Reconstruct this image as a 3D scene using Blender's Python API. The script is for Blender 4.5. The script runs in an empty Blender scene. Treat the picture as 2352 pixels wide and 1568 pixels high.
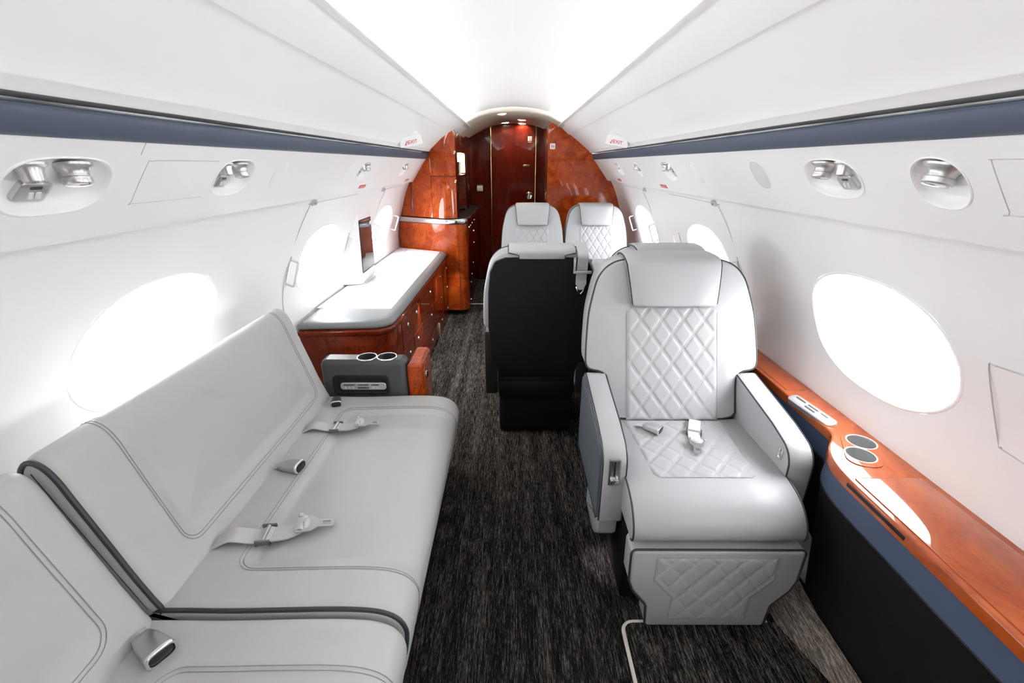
import bpy, bmesh, math, random
from mathutils import Vector, Matrix
from math import sin, cos, pi, radians, hypot, exp
random.seed(4)
C = bpy.context.scene.collection
S = bpy.context.scene

# ------------------------------------------------------------------ materials
MATS = {}
def nm(name):
    m = bpy.data.materials.new(name); m.use_nodes = True
    nt = m.node_tree
    return m, nt, nt.nodes['Principled BSDF']
def mat(name, col, rough=.5, metal=0., spec=.5, bump=0., bscale=400., coat=0., emit=None, estr=0., var=0., vscale=6.):
    m, nt, b = nm(name)
    b.inputs['Base Color'].default_value = (*col, 1)
    b.inputs['Roughness'].default_value = rough
    b.inputs['Metallic'].default_value = metal
    b.inputs['Specular IOR Level'].default_value = spec
    b.inputs['Coat Weight'].default_value = coat
    b.inputs['Coat Roughness'].default_value = .04
    if emit:
        b.inputs['Emission Color'].default_value = (*emit, 1); b.inputs['Emission Strength'].default_value = estr
    tc = nt.nodes.new('ShaderNodeTexCoord')
    if bump:
        n = nt.nodes.new('ShaderNodeTexNoise'); n.inputs['Scale'].default_value = bscale; n.inputs['Detail'].default_value = 3
        nt.links.new(tc.outputs['Object'], n.inputs['Vector'])
        bp = nt.nodes.new('ShaderNodeBump'); bp.inputs['Strength'].default_value = bump; bp.inputs['Distance'].default_value = .002
        nt.links.new(n.outputs['Fac'], bp.inputs['Height']); nt.links.new(bp.outputs['Normal'], b.inputs['Normal'])
    if var:
        n2 = nt.nodes.new('ShaderNodeTexNoise'); n2.inputs['Scale'].default_value = vscale; n2.inputs['Detail'].default_value = 4
        nt.links.new(tc.outputs['Object'], n2.inputs['Vector'])
        r = nt.nodes.new('ShaderNodeValToRGB')
        r.color_ramp.elements[0].position = .3; r.color_ramp.elements[1].position = .7
        r.color_ramp.elements[0].color = (*[c*(1-var) for c in col], 1); r.color_ramp.elements[1].color = (*[min(1, c*(1+var)) for c in col], 1)
        nt.links.new(n2.outputs['Fac'], r.inputs['Fac']); nt.links.new(r.outputs['Color'], b.inputs['Base Color'])
    MATS[name] = m
    return m

def wood(name, stops, scale=7., rough=.22, coat=1., stretch=(1, 1, 1), eyes=.8):
    """lacquered burl veneer: blotchy figure with small dark eyes"""
    m, nt, b = nm(name)
    tc = nt.nodes.new('ShaderNodeTexCoord'); mp = nt.nodes.new('ShaderNodeMapping')
    mp.inputs['Scale'].default_value = stretch
    nt.links.new(tc.outputs['Object'], mp.inputs['Vector'])
    n = nt.nodes.new('ShaderNodeTexNoise'); n.inputs['Scale'].default_value = scale; n.inputs['Detail'].default_value = 9; n.inputs['Roughness'].default_value = .62; n.inputs['Distortion'].default_value = 1.4
    nt.links.new(mp.outputs['Vector'], n.inputs['Vector'])
    r = nt.nodes.new('ShaderNodeValToRGB'); el = r.color_ramp.elements
    el[0].position, el[0].color = stops[0][0], (*stops[0][1], 1)
    el[1].position, el[1].color = stops[-1][0], (*stops[-1][1], 1)
    for p, c in stops[1:-1]:
        e = el.new(p); e.color = (*c, 1)
    nt.links.new(n.outputs['Fac'], r.inputs['Fac'])
    v = nt.nodes.new('ShaderNodeTexNoise'); v.inputs['Scale'].default_value = scale*13; v.inputs['Detail'].default_value = 3
    nt.links.new(mp.outputs['Vector'], v.inputs['Vector'])
    r2 = nt.nodes.new('ShaderNodeValToRGB'); r2.color_ramp.elements[0].position = .33; r2.color_ramp.elements[1].position = .47
    r2.color_ramp.elements[0].color = (.5, .42, .4, 1); r2.color_ramp.elements[1].color = (1, 1, 1, 1)
    nt.links.new(v.outputs['Fac'], r2.inputs['Fac'])
    mx = nt.nodes.new('ShaderNodeMixRGB'); mx.blend_type = 'MULTIPLY'; mx.inputs['Fac'].default_value = eyes
    nt.links.new(r.outputs['Color'], mx.inputs['Color1']); nt.links.new(r2.outputs['Color'], mx.inputs['Color2'])
    nt.links.new(mx.outputs['Color'], b.inputs['Base Color'])
    b.inputs['Roughness'].default_value = rough; b.inputs['Coat Weight'].default_value = coat; b.inputs['Coat Roughness'].default_value = .02
    b.inputs['Specular IOR Level'].default_value = .08
    MATS[name] = m
    return m

def carpet(name, lo, mid, hi, bias=0.):
    m, nt, b = nm(name)
    tc = nt.nodes.new('ShaderNodeTexCoord')
    def noise(sc, det, scale=1.):
        mp = nt.nodes.new('ShaderNodeMapping'); mp.inputs['Scale'].default_value = sc
        nt.links.new(tc.outputs['Object'], mp.inputs['Vector'])
        n = nt.nodes.new('ShaderNodeTexNoise'); n.inputs['Scale'].default_value = scale; n.inputs['Detail'].default_value = det; n.inputs['Roughness'].default_value = .6
        nt.links.new(mp.outputs['Vector'], n.inputs['Vector']); return n
    a = noise((230, 14, 30), 2)          # long ribs running along the aisle
    f = noise((430, 60, 90), 2)        # broken yarn flecks
    g = noise((800, 480, 500), 1)      # loops
    w = noise((22, 1.6, 2), 3)          # broad streaks
    def math_(op, x, y):
        n = nt.nodes.new('ShaderNodeMath'); n.operation = op
        for i, q in enumerate((x, y)):
            if isinstance(q, (int, float)): n.inputs[i].default_value = q
            else: nt.links.new(q, n.inputs[i])
        return n.outputs[0]
    s = math_('ADD', math_('MULTIPLY', a.outputs['Fac'], .42), math_('MULTIPLY', f.outputs['Fac'], .36))
    s = math_('ADD', s, math_('MULTIPLY', g.outputs['Fac'], .22))
    s = math_('ADD', s, math_('MULTIPLY', math_('SUBTRACT', w.outputs['Fac'], .5), .22))
    s = math_('ADD', s, bias)
    r = nt.nodes.new('ShaderNodeValToRGB'); el = r.color_ramp.elements
    el[0].position, el[0].color = .43, (*lo, 1)
    el[1].position, el[1].color = .66, (*hi, 1)
    e = el.new(.53); e.color = (*mid, 1)
    nt.links.new(s, r.inputs['Fac']); nt.links.new(r.outputs['Color'], b.inputs['Base Color'])
    b.inputs['Roughness'].default_value = .95; b.inputs['Specular IOR Level'].default_value = .1
    b.inputs['Sheen Weight'].default_value = .5; b.inputs['Sheen Roughness'].default_value = .5; b.inputs['Sheen Tint'].default_value = (.9, .8, .7, 1)
    mr = nt.nodes.new('ShaderNodeMapRange'); mr.inputs['From Min'].default_value = .46; mr.inputs['From Max'].default_value = .62; mr.inputs['To Max'].default_value = .95
    nt.links.new(s, mr.inputs['Value']); nt.links.new(mr.outputs['Result'], b.inputs['Sheen Weight'])
    bp = nt.nodes.new('ShaderNodeBump'); bp.inputs['Strength'].default_value = .8; bp.inputs['Distance'].default_value = .004
    nt.links.new(s, bp.inputs['Height']); nt.links.new(bp.outputs['Normal'], b.inputs['Normal'])
    MATS[name] = m

mat('white_panel', (.84, .84, .84), .42, spec=.35)
mat('white_trim', (.86, .86, .86), .35, spec=.4)
mat('ceiling_white', (.90, .90, .90), .5, spec=.25)
mat('corridor_cream', (.74, .69, .60), .5, spec=.25)
mat('grey_line', (.50, .50, .50), .6)
mat('grille', (.66, .66, .67), .7, bump=.3, bscale=900)
mat('leather', (.40, .407, .418), .42, spec=.4, bump=.12, bscale=520)
mat('sofa_leather', (.42, .42, .413), .45, spec=.35, bump=.12, bscale=480)
mat('charcoal', (.014, .0145, .015), .55, spec=.25, bump=.2, bscale=420)
mat('black_leather', (.008, .008, .0085), .55, spec=.2, bump=.25, bscale=420)
mat('arm_grey', (.085, .095, .11), .5, spec=.4, bump=.15, bscale=420)
mat('grey_leather', (.055, .058, .06), .42, spec=.45, bump=.15, bscale=420)
mat('piping', (.03, .032, .036), .5)
mat('seam', (.30, .31, .32), .7)
mat('sofa_seam', (.25, .25, .25), .7)
mat('navy', (.055, .075, .135), .6, bump=.25, bscale=900)
mat('belt_blue', (.058, .076, .118), .55, bump=.2, bscale=900)
mat('webbing', (.50, .50, .50), .6, bump=.5, bscale=1200)
mat('webbing_light', (.70, .71, .72), .6, bump=.5, bscale=1200)
mat('chrome', (.82, .82, .82), .12, 1.)
mat('satin', (.52, .53, .54), .30, 1.)
mat('steel', (.22, .22, .225), .28, 1.)
mat('silver_paint', (.60, .60, .61), .32, .7)
mat('gold', (.72, .53, .27), .22, 1.)
mat('champagne', (.62, .53, .42), .3, .5)
mat('dark_plastic', (.012, .012, .013), .35)
mat('graphite', (.06, .062, .064), .4)
mat('button', (.70, .70, .69), .4)
mat('cup_metal', (.45, .46, .47), .4, .3)
mat('red_print', (.62, .06, .04), .5)
mat('white_plate', (.82, .82, .81), .4)
mat('pale_pad', (.80, .81, .82), .5, bump=.1, bscale=300)
mat('pad_border', (.20, .207, .213), .45, bump=.12, bscale=420)
mat('table_grey', (.30, .31, .32), .35)
mat('lamp_warm', (1, 1, 1), .5, emit=(1, .86, .62), estr=9.)
mat('lamp_lens', (.9, .9, .9), .25)
mat('cove_light', (1, 1, 1), .5, emit=(1, .985, .96), estr=12.5)
mat('display_glow', (.8, .7, .5), .4, emit=(1, .80, .50), estr=2.2)
mat('screen_glow', (.02, .015, .01), .2, emit=(.9, .33, .10), estr=.16)
mat('screen', (.035, .03, .028), .06, spec=.6)
mat('toe_black', (.008, .008, .008), .6)
mat('binding', (.66, .63, .58), .9, bump=.8, bscale=700)
wood('burl', [(.25, (.17, .018, .003)), (.45, (.34, .045, .005)), (.6, (.44, .075, .009)), (.8, (.56, .14, .02))], coat=.75)
wood('burl_dark', [(.25, (.085, .009, .002)), (.5, (.155, .018, .0035)), (.8, (.24, .036, .007))], scale=6, coat=.5)
wood('mahogany', [(.25, (.050, .0045, .0015)), (.5, (.085, .007, .002)), (.8, (.12, .012, .003))], scale=4, coat=.35, stretch=(2.5, 2.5, .5))
wood('ledge_wood', [(.25, (.24, .035, .007)), (.5, (.37, .070, .013)), (.8, (.54, .14, .03))], scale=6, rough=.25, stretch=(1, .5, 1), eyes=.25)
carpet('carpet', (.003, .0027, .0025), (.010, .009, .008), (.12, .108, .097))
carpet('carpet_flap_lit', (.07, .06, .05), (.17, .143, .12), (.42, .365, .315), .03)  # lit copy of the carpet: window light put into a lighter colour
m, nt, b = nm('pane_glass'); MATS['pane_glass'] = m
tr = nt.nodes.new('ShaderNodeBsdfTransparent'); gl = nt.nodes.new('ShaderNodeBsdfGlossy'); gl.inputs['Roughness'].default_value = .02
mx = nt.nodes.new('ShaderNodeMixShader'); mx.inputs['Fac'].default_value = .06
nt.links.new(tr.outputs[0], mx.inputs[1]); nt.links.new(gl.outputs[0], mx.inputs[2])
nt.links.new(mx.outputs[0], nt.nodes['Material Output'].inputs['Surface'])
m, nt, b = nm('crystal'); MATS['crystal'] = m
b.inputs['Transmission Weight'].default_value = 1; b.inputs['Roughness'].default_value = .02; b.inputs['IOR'].default_value = 1.45

# ------------------------------------------------------------------ geometry helpers
class G:
    def __init__(s): s.v = []; s.f = []
    def add(s, vf):
        v, f = vf; o = len(s.v); s.v += [tuple(p) for p in v]; s.f += [tuple(i+o for i in q) for q in f]; return s
def obj(name, g, material, parent=None, sharp=35, loc=None):
    """one mesh object; vertices come in world space and are stored relative to the parent thing"""
    v, f = (g.v, g.f) if isinstance(g, G) else g
    off = Vector((0, 0, 0)); p = parent
    while p is not None: off += Vector(p.location); p = p.parent
    base = Vector(loc) if loc is not None else Vector((0, 0, 0))
    me = bpy.data.meshes.new(name)
    me.from_pydata([(a-off.x-base.x, b_-off.y-base.y, c-off.z-base.z) for a, b_, c in v], [], f)
    bm = bmesh.new(); bm.from_mesh(me)
    bmesh.ops.recalc_face_normals(bm, faces=bm.faces)
    bm.to_mesh(me); bm.free()
    me.polygons.foreach_set('use_smooth', [True]*len(me.polygons))
    me.set_sharp_from_angle(angle=radians(sharp))
    me.materials.append(MATS[material])
    o = bpy.data.objects.new(name, me); C.objects.link(o)
    if parent is not None: o.parent = parent
    if loc is not None: o.location = base
    return o
def thing(name, label, cat, loc=(0, 0, 0), group=None):
    o = bpy.data.objects.new(name, None); C.objects.link(o); o.location = loc; o.empty_display_size = .05
    o['label'] = label; o['category'] = cat
    if group: o['group'] = group
    return o
def tag(o, label, cat, group=None):
    o['label'] = label; o['category'] = cat
    if group: o['group'] = group
    return o
def struct(o): o['kind'] = 'structure'; return o
def xf(vf, M):
    return ([tuple(M @ Vector(p)) for p in vf[0]], vf[1])
def rbox(lo, hi, r=.004, seg=2):
    bm = bmesh.new(); bmesh.ops.create_cube(bm, size=1)
    for v in bm.verts: v.co = Vector([(lo[k]+hi[k])/2 + v.co[k]*(hi[k]-lo[k]) for k in range(3)])
    if r > 0: bmesh.ops.bevel(bm, geom=list(bm.edges), offset=r, segments=seg, profile=.5, affect='EDGES')
    bm.verts.index_update()
    out = ([tuple(v.co) for v in bm.verts], [[v.index for v in f.verts] for f in bm.faces]); bm.free(); return out
def offset_poly(P, d):
    n = len(P); out = []
    A = sum(P[i][0]*P[(i+1) % n][1]-P[(i+1) % n][0]*P[i][1] for i in range(n))
    sg = 1 if A > 0 else -1
    for i in range(n):
        a, b_, c = P[i-1], P[i], P[(i+1) % n]
        e1 = (b_[0]-a[0], b_[1]-a[1]); e2 = (c[0]-b_[0], c[1]-b_[1])
        l1 = hypot(*e1) or 1e-9; l2 = hypot(*e2) or 1e-9
        n1 = (-e1[1]/l1*sg, e1[0]/l1*sg); n2 = (-e2[1]/l2*sg, e2[0]/l2*sg)
        k = 1+n1[0]*n2[0]+n1[1]*n2[1]; k = max(k, .35)
        out.append((b_[0]+(n1[0]+n2[0])/k*d, b_[1]+(n1[1]+n2[1])/k*d))
    return out
def roundpoly(P, r, seg=5):
    n = len(P); out = []
    for i in range(n):
        a, b_, c = Vector(P[i-1]), Vector(P[i]), Vector(P[(i+1) % n])
        rr = r[i] if isinstance(r, (list, tuple)) else r
        if rr <= 0: out.append(tuple(b_)); continue
        u = (a-b_); w = (c-b_); lu, lw = u.length, w.length; u /= lu; w /= lw
        ang = math.acos(max(-1, min(1, u.dot(w))))
        if ang > pi-.02: out.append(tuple(b_)); continue
        t = min(rr/math.tan(ang/2), lu*.49, lw*.49); rad = t*math.tan(ang/2)
        bis = (u+w).normalized(); cen = b_+bis*(rad/sin(ang/2))
        p0 = b_+u*t; p1 = b_+w*t
        a0 = math.atan2(p0.y-cen.y, p0.x-cen.x); a1 = math.atan2(p1.y-cen.y, p1.x-cen.x)
        da = (a1-a0+pi) % (2*pi)-pi
        for k in range(seg+1):
            q = a0+da*k/seg; out.append((cen.x+rad*cos(q), cen.y+rad*sin(q)))
    return out
def frame(o, U, V, N):
    o = Vector(o); U = Vector(U); V = Vector(V); N = Vector(N)
    return lambda u, v, h: tuple(o+U*u+V*v+N*h)
def pillow(P, prof, fr, cap0=True, cap1=True):
    """stack of offset rings of outline P; prof = [(inset, height)]"""
    n = len(P); v = []; f = []
    for ins, h in prof:
        v += [fr(a, b_, h) for a, b_ in offset_poly(P, ins)]
    for k in range(len(prof)-1):
        for i in range(n):
            j = (i+1) % n; f.append((k*n+i, k*n+j, (k+1)*n+j, (k+1)*n+i))
    if cap0: f.append(tuple(range(n))[::-1])
    if cap1: f.append(tuple((len(prof)-1)*n+i for i in range(n)))
    return v, f
def prism(P, h0, h1, fr, r=.004):
    if r <= 0: return pillow(P, [(0, h0), (0, h1)], fr)
    return pillow(P, [(r, h0), (r*.3, h0+r*.3), (0, h0+r), (0, h1-r), (r*.3, h1-r*.3), (r, h1)], fr)
XY = frame((0, 0, 0), (1, 0, 0), (0, 1, 0), (0, 0, 1))
YZ = frame((0, 0, 0), (0, 1, 0), (0, 0, 1), (1, 0, 0))      # u=y v=z h=x
XZ = frame((0, 0, 0), (1, 0, 0), (0, 0, 1), (0, 1, 0))      # u=x v=z h=y
def tube(P, r, closed=False, n=8, flat=1.):
    P = [Vector(p) for p in P]; m = len(P); v = []; f = []
    def tan(i):
        if closed: return (P[(i+1) % m]-P[i-1]).normalized()
        return (P[min(i+1, m-1)]-P[max(i-1, 0)]).normalized()
    t = tan(0); ref = Vector((0, 0, 1)) if abs(t.z) < .9 else Vector((1, 0, 0))
    a = t.cross(ref).normalized()
    for i in range(m):
        t = tan(i); a = (a-t*a.dot(t))
        a = a.normalized() if a.length > 1e-6 else t.orthogonal().normalized()
        b_ = t.cross(a)
        for k in range(n):
            q = 2*pi*k/n; v.append(tuple(P[i]+a*(r*cos(q))+b_*(r*flat*sin(q))))
    for i in range(m if closed else m-1):
        j = (i+1) % m
        for k in range(n):
            l = (k+1) % n; f.append((i*n+k, i*n+l, j*n+l, j*n+k))
    if not closed: f.append(tuple(range(n))[::-1]); f.append(tuple((m-1)*n+k for k in range(n)))
    return v, f
def lathe(prof, fr, n=24, caps=True):
    """prof = [(r,h)] in frame (u,v,h)"""
    v = []; f = []; m = len(prof)
    for r, h in prof:
        for k in range(n): q = 2*pi*k/n; v.append(fr(r*cos(q), r*sin(q), h))
    for i in range(m-1):
        for k in range(n): l = (k+1) % n; f.append((i*n+k, i*n+l, (i+1)*n+l, (i+1)*n+k))
    if caps and prof[0][0] > 1e-6: f.append(tuple(range(n))[::-1])
    if caps and prof[-1][0] > 1e-6: f.append(tuple((m-1)*n+k for k in range(n)))
    return v, f
def circle(cx, cy, r, n=28, ry=None): return [(cx+r*cos(2*pi*k/n), cy+(ry or r)*sin(2*pi*k/n)) for k in range(n)]
def rrect(cx, cy, w, h, r, seg=4):
    return roundpoly([(cx-w/2, cy-h/2), (cx+w/2, cy-h/2), (cx+w/2, cy+h/2), (cx-w/2, cy+h/2)], r, seg)
def inside(p, P):
    c = False
    for i in range(len(P)):
        (x1, y1), (x2, y2) = P[i-1], P[i]
        if (y1 > p[1]) != (y2 > p[1]) and p[0] < (x2-x1)*(p[1]-y1)/(y2-y1)+x1: c = not c
    return c
def drop_holes(bm, holes):
    bad = [f for f in bm.faces if any(inside(f.calc_center_median().xy, h) for h in holes)]
    bmesh.ops.delete(bm, geom=bad, context='FACES_ONLY')
def chaikin(P, n=2):
    for _ in range(n):
        Q = []
        for i in range(len(P)):
            a, b_ = P[i], P[(i+1) % len(P)]
            if hypot(a[0]-b_[0], a[1]-b_[1]) > .09: Q += [(a[0]+(b_[0]-a[0])*.12, a[1]+(b_[1]-a[1])*.12), (a[0]+(b_[0]-a[0])*.88, a[1]+(b_[1]-a[1])*.88)]
            else: Q += [(a[0]*.75+b_[0]*.25, a[1]*.75+b_[1]*.25), (a[0]*.25+b_[0]*.75, a[1]*.25+b_[1]*.75)]
        P = Q
    return P
def catmull(P, n):
    out = []; m = len(P)
    for i in range(m-1):
        p0, p1, p2, p3 = [Vector(P[max(0, min(m-1, k))]) for k in (i-1, i, i+1, i+2)]
        for k in range(n):
            t = k/n
            out.append(tuple(.5*((2*p1)+(-p0+p2)*t+(2*p0-5*p1+4*p2-p3)*t*t+(-p0+3*p1-3*p2+p3)*t**3)))
    out.append(tuple(P[-1])); return out
def ribbon(P, W, th):
    """strap: P centre line, W width vector(s), th thickness"""
    P = [Vector(p) for p in P]; n = len(P); v = []; f = []
    for i, p in enumerate(P):
        w = Vector(W[i] if isinstance(W[0], (list, tuple, Vector)) else W)
        t = (P[min(i+1, n-1)]-P[max(i-1, 0)]).normalized(); nn = t.cross(w).normalized()*(th/2)
        for a, b_ in ((-.5, 1), (.5, 1), (.5, -1), (-.5, -1)): v.append(tuple(p+w*a+nn*b_))
    for i in range(n-1):
        for k in range(4): l = (k+1) % 4; f.append((i*4+k, i*4+l, (i+1)*4+l, (i+1)*4+k))
    f += [(3, 2, 1, 0), tuple((n-1)*4+k for k in range(4))]
    return v, f
def dup(root, loc, rz=0, scale=None, label=None, group=None):
    r = root.copy(); C.objects.link(r); r.location = loc; r.rotation_euler = (0, 0, rz)
    if scale: r.scale = scale
    if label: r['label'] = label
    if group: r['group'] = group
    for ch in list(root.children):
        c = ch.copy(); C.objects.link(c); c.parent = r
        for g2 in ch.children:
            d = g2.copy(); C.objects.link(d); d.parent = c
    return r
def text_geo(txt, size, fr, th=.0006):
    cu = bpy.data.curves.new('t', 'FONT'); cu.body = txt; cu.size = size; cu.align_x = 'CENTER'; cu.align_y = 'CENTER'; cu.extrude = th
    o = bpy.data.objects.new('t', cu); C.objects.link(o)
    me = o.evaluated_get(bpy.context.evaluated_depsgraph_get()).to_mesh()
    out = ([fr(v.co.x, v.co.y, v.co.z) for v in me.vertices], [tuple(p.vertices) for p in me.polygons])
    bpy.data.objects.remove(o); bpy.data.curves.remove(cu); return out

# ------------------------------------------------------------------ the cabin shell
Y0, Y1 = -1.9, 5.62
WALL = [(1.005, -.01), (1.03, .15), (1.062, .3), (1.085, .45), (1.10, .6), (1.106, .7), (1.092, .805), (1.068, .88), (1.04, .948), (.989, 1.096), (.957, 1.16), (.933, 1.205), (.925, 1.222)]
_wc = catmull(WALL, 6)
def wall_x(z):
    for (a, za), (b_, zb) in zip(_wc, _wc[1:]):
        if za <= z <= zb: return a+(b_-a)*(z-za)/max(zb-za, 1e-9)
    return _wc[-1][0] if z > _wc[-1][1] else _wc[0][0]
PB, PT = Vector((.897, 1.21)), Vector((.754, 1.397))          # service panel: bottom edge, top edge
PS = (PT-PB).length; PD = (PT-PB)/PS
def wall_map(side):
    def mp(y, z, h):
        s = .01; dx = (wall_x(z+s)-wall_x(z-s))/(2*s); l = hypot(1, dx)
        return (side*(wall_x(z)-h/l), y, z+h*dx/l)
    return mp
def panel_map(side):
    def mp(y, s, h):
        q = PB+PD*s; return (side*(q.x-h*PD.y), y, q.y+h*PD.x)
    return mp
def wall_frame(side, y, z):
    mp = wall_map(side); o = Vector(mp(y, z, 0)); n = (Vector(mp(y, z, 1))-o).normalized(); v = Vector((0, 1, 0)); up = n.cross(v)
    if up.z < 0: up = -up
    return frame(o, v, up, n)
def panel_frame(side, y, s):
    mp = panel_map(side); o = Vector(mp(y, s, 0)); n = (Vector(mp(y, s, 1))-o).normalized()
    return frame(o, (0, 1, 0), (-side*PD.y*0+side*PD.x, 0, PD.y), n)
def holed_strip(mp, y0, y1, s0, s1, holes, nr=7, na=64):
    """sheet over (y,s) with super-elliptic holes (yc, sc, a, b, p)"""
    g = G(); holes = sorted(holes); ys = [y0]
    for a, b_ in zip(holes, holes[1:]): ys.append((a[0]+a[2]+b_[0]-b_[2])/2)
    ys.append(y1)
    for (yc, sc, a, b_, p), l, r in zip(holes, ys, ys[1:]):
        angs = [2*pi*k/na for k in range(na)]+[math.atan2(s-sc, y-yc) % (2*pi) for y in (l, r) for s in (s0, s1)]
        angs = sorted(set(round(q, 5) for q in angs)); n = len(angs); v = []; f = []
        for k in range(nr+1):
            t = k/nr
            for q in angs:
                c, s = cos(q), sin(q)
                rh = (abs(c/a)**p+abs(s/b_)**p)**(-1/p)
                rr = min(((r-yc) if c > 0 else (l-yc))/c if abs(c) > 1e-9 else 1e9, ((s1-sc) if s > 0 else (s0-sc))/s if abs(s) > 1e-9 else 1e9)
                q2 = rh+(rr-rh)*t; v.append(mp(yc+c*q2, sc+s*q2, 0))
        for k in range(nr):
            for i in range(n): j = (i+1) % n; f.append((k*n+i, k*n+j, (k+1)*n+j, (k+1)*n+i))
        g.add((v, f))
    return g
def hole_rings(mp, hole, rings, na=64, cap=False):
    yc, sc, a, b_, p = hole; v = []; f = []
    for k, (m_, h) in enumerate(rings):
        for i in range(na):
            q = 2*pi*i/na; c, s = cos(q), sin(q); r = (abs(c/a)**p+abs(s/b_)**p)**(-1/p)
            v.append(mp(yc+c*r*m_, sc+s*r*m_, h))
    for k in range(len(rings)-1):
        for i in range(na): j = (i+1) % na; f.append((k*na+i, k*na+j, (k+1)*na+j, (k+1)*na+i))
    if cap: f.append(tuple((len(rings)-1)*na+i for i in range(na)))
    return v, f
def extrude_y(P, y0, y1, side=1, ny=1):
    n = len(P); v = []; f = []
    for k in range(ny+1):
        y = y0+(y1-y0)*k/ny; v += [(side*x, y, z) for x, z in P]
    for k in range(ny):
        for i in range(n-1): f.append((k*n+i, k*n+i+1, (k+1)*n+i+1, (k+1)*n+i))
    return v, f

struct(obj('floor', rbox((-1.2, Y0-.1, -.06), (1.2, Y1+.1, 0), 0), 'carpet'))
WIN_Y = [-1.165, .055, 1.275, 2.51, 3.745]
wins = [(y, .868, .297, .183, 2.25) for y in WIN_Y]
PODS = {-1: [(.862, .130, .108, .060, 2.8), (1.411, .130, .092, .060, 2.8), (2.645, .130, .092, .060, 2.8), (3.60, .130, .085, .058, 2.8)],
        1: [(.925, .133, .061, .058, 2.3), (1.243, .133, .106, .058, 2.6), (2.56, .133, .095, .058, 2.6), (3.178, .133, .056, .055, 2.3), (3.77, .133, .085, .056, 2.6)]}
k = 1
for side, nmw in ((-1, 'left'), (1, 'right')):
    mp = wall_map(side)
    g = holed_strip(mp, Y0, Y1, .45, 1.212, wins)
    g.add(extrude_y([(wall_x(z), z) for z in [-.01+.046*i for i in range(11)]], Y0, Y1, side))
    struct(obj('wall_'+nmw, g, 'white_panel', sharp=60))
    for w in wins:
        rg = hole_rings(mp, w, [(1.0, 0), (.995, .0012), (.985, .002), (.965, .0012), (.945, -.004), (.915, -.02), (.885, -.05), (.865, -.075), (.845, -.079), (.835, -.085)])
        wo = struct(obj('window_%d' % k, rg, 'white_trim', sharp=60)); k += 1
        rg = hole_rings(mp, w, [(.90, -.086), (.5, -.086), (.1, -.086)], cap=True)
        obj('pane', rg, 'pane_glass', wo)
        pl = bpy.data.lights.new('window_portal', 'AREA'); pl.shape = 'ELLIPSE'; pl.size = .62; pl.size_y = .42
        pl.cycles.is_portal = True
        po = bpy.data.objects.new('window_portal', pl); C.objects.link(po)
        po.location = (side*1.20, w[0], .86); po.rotation_euler = (0, radians(90)*side, 0)
    # sloping service panel under the valance, with round-cornered recesses
    pm = panel_map(side)
    g = holed_strip(pm, Y0, Y1, 0, PS, PODS[side], nr=4)
    g.add(extrude_y([(.94, 1.206), (.905, 1.203), (.899, 1.205), (.897, 1.21)], Y0, Y1, side))
    struct(obj('trim_%d' % (1 if side < 0 else 2), g, 'white_panel', sharp=50))
    # blue valance strip
    bl = catmull([(.775, 1.393), (.757, 1.391), (.746, 1.397), (.738, 1.410), (.733, 1.424), (.734, 1.433), (.742, 1.438), (.79, 1.441)], 5)
    struct(obj('trim_%d' % (3 if side < 0 else 4), extrude_y(bl, Y0, 4.62 if side > 0 else 4.34, side), 'belt_blue', sharp=60))
    g = G(); g.add(extrude_y([(.80, 1.36), (.815, 1.449), (.722, 1.449)], Y0, Y1, side))
    struct(obj('trim_%d' % (5 if side < 0 else 6), g, 'grey_line'))

# ceiling: side panels and a raised centre, then the lower corridor vault beyond the arch
CE = [(.722, 1.449), (.716, 1.453), (.705, 1.467), (.7035, 1.4675), (.7025, 1.470), (.66, 1.503), (.60, 1.552), (.535, 1.598), (.517, 1.610), (.514, 1.6105), (.512, 1.606), (.509, 1.607), (.428, 1.676), (.416, 1.6735), (.406, 1.6725), (.402, 1.675), (.402, 1.680), (.405, 1.682), (.411, 1.6835), (.427, 1.695)]
g = G()
for side in (-1, 1): g.add(extrude_y(CE, Y0, 4.70, side))
g.add(extrude_y([(.427, 1.695), (.430, 1.705), (.425, 1.716), (.405, 1.728), (.38, 1.737), (.30, 1.764), (.2, 1.787), (.1, 1.799), (0, 1.803)], Y0, 4.32, 1))
g.add(extrude_y([(.427, 1.695), (.430, 1.705), (.425, 1.716), (.405, 1.728), (.38, 1.737), (.30, 1.764), (.2, 1.787), (.1, 1.799), (0, 1.803)], Y0, 4.32, -1))
struct(obj('ceiling', g, 'ceiling_white', sharp=50))
VAULT = [(.62, 1.56), (.52, 1.622), (.42, 1.675), (.30, 1.731), (.2, 1.756), (.1, 1.768), (0, 1.771)]
va = [(x, z) for x, z in VAULT]+[(-x, z) for x, z in VAULT[-2::-1]]
g = G(); rows = []
n = len(va)
for y, dz in ((4.32, .034), (4.325, .018), (4.335, .008), (4.35, .002), (4.37, 0), (5.62, 0)):
    rows += [(x, y, z+dz*min(1, (z-1.54)/.19)) for x, z in va]
f = []
for r_ in range(5):
    for i in range(n-1): f.append((r_*n+i, r_*n+i+1, (r_+1)*n+i+1, (r_+1)*n+i))
struct(obj('trim_7', (rows, f), 'corridor_cream', sharp=60))
# closing walls
sec = [(x, z) for x, z in _wc]+[(.897, 1.21), (.754, 1.397), (.80, 1.45), (.722, 1.452), (.60, 1.56), (.42, 1.69), (.38, 1.73), (.2, 1.79), (0, 1.81)]
sec = sec+[(-x, z) for x, z in sec[-2::-1]]
struct(obj('wall_back', prism(sec, Y0-.05, Y0, XZ, 0), 'burl_dark'))  # unseen rear wall, made dark to cut light from behind the camera
struct(obj('wall_end', prism([(x*1.08, min(z, 1.82)) for x, z in sec], 5.62, 5.68, XZ, 0), 'mahogany'))
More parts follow.
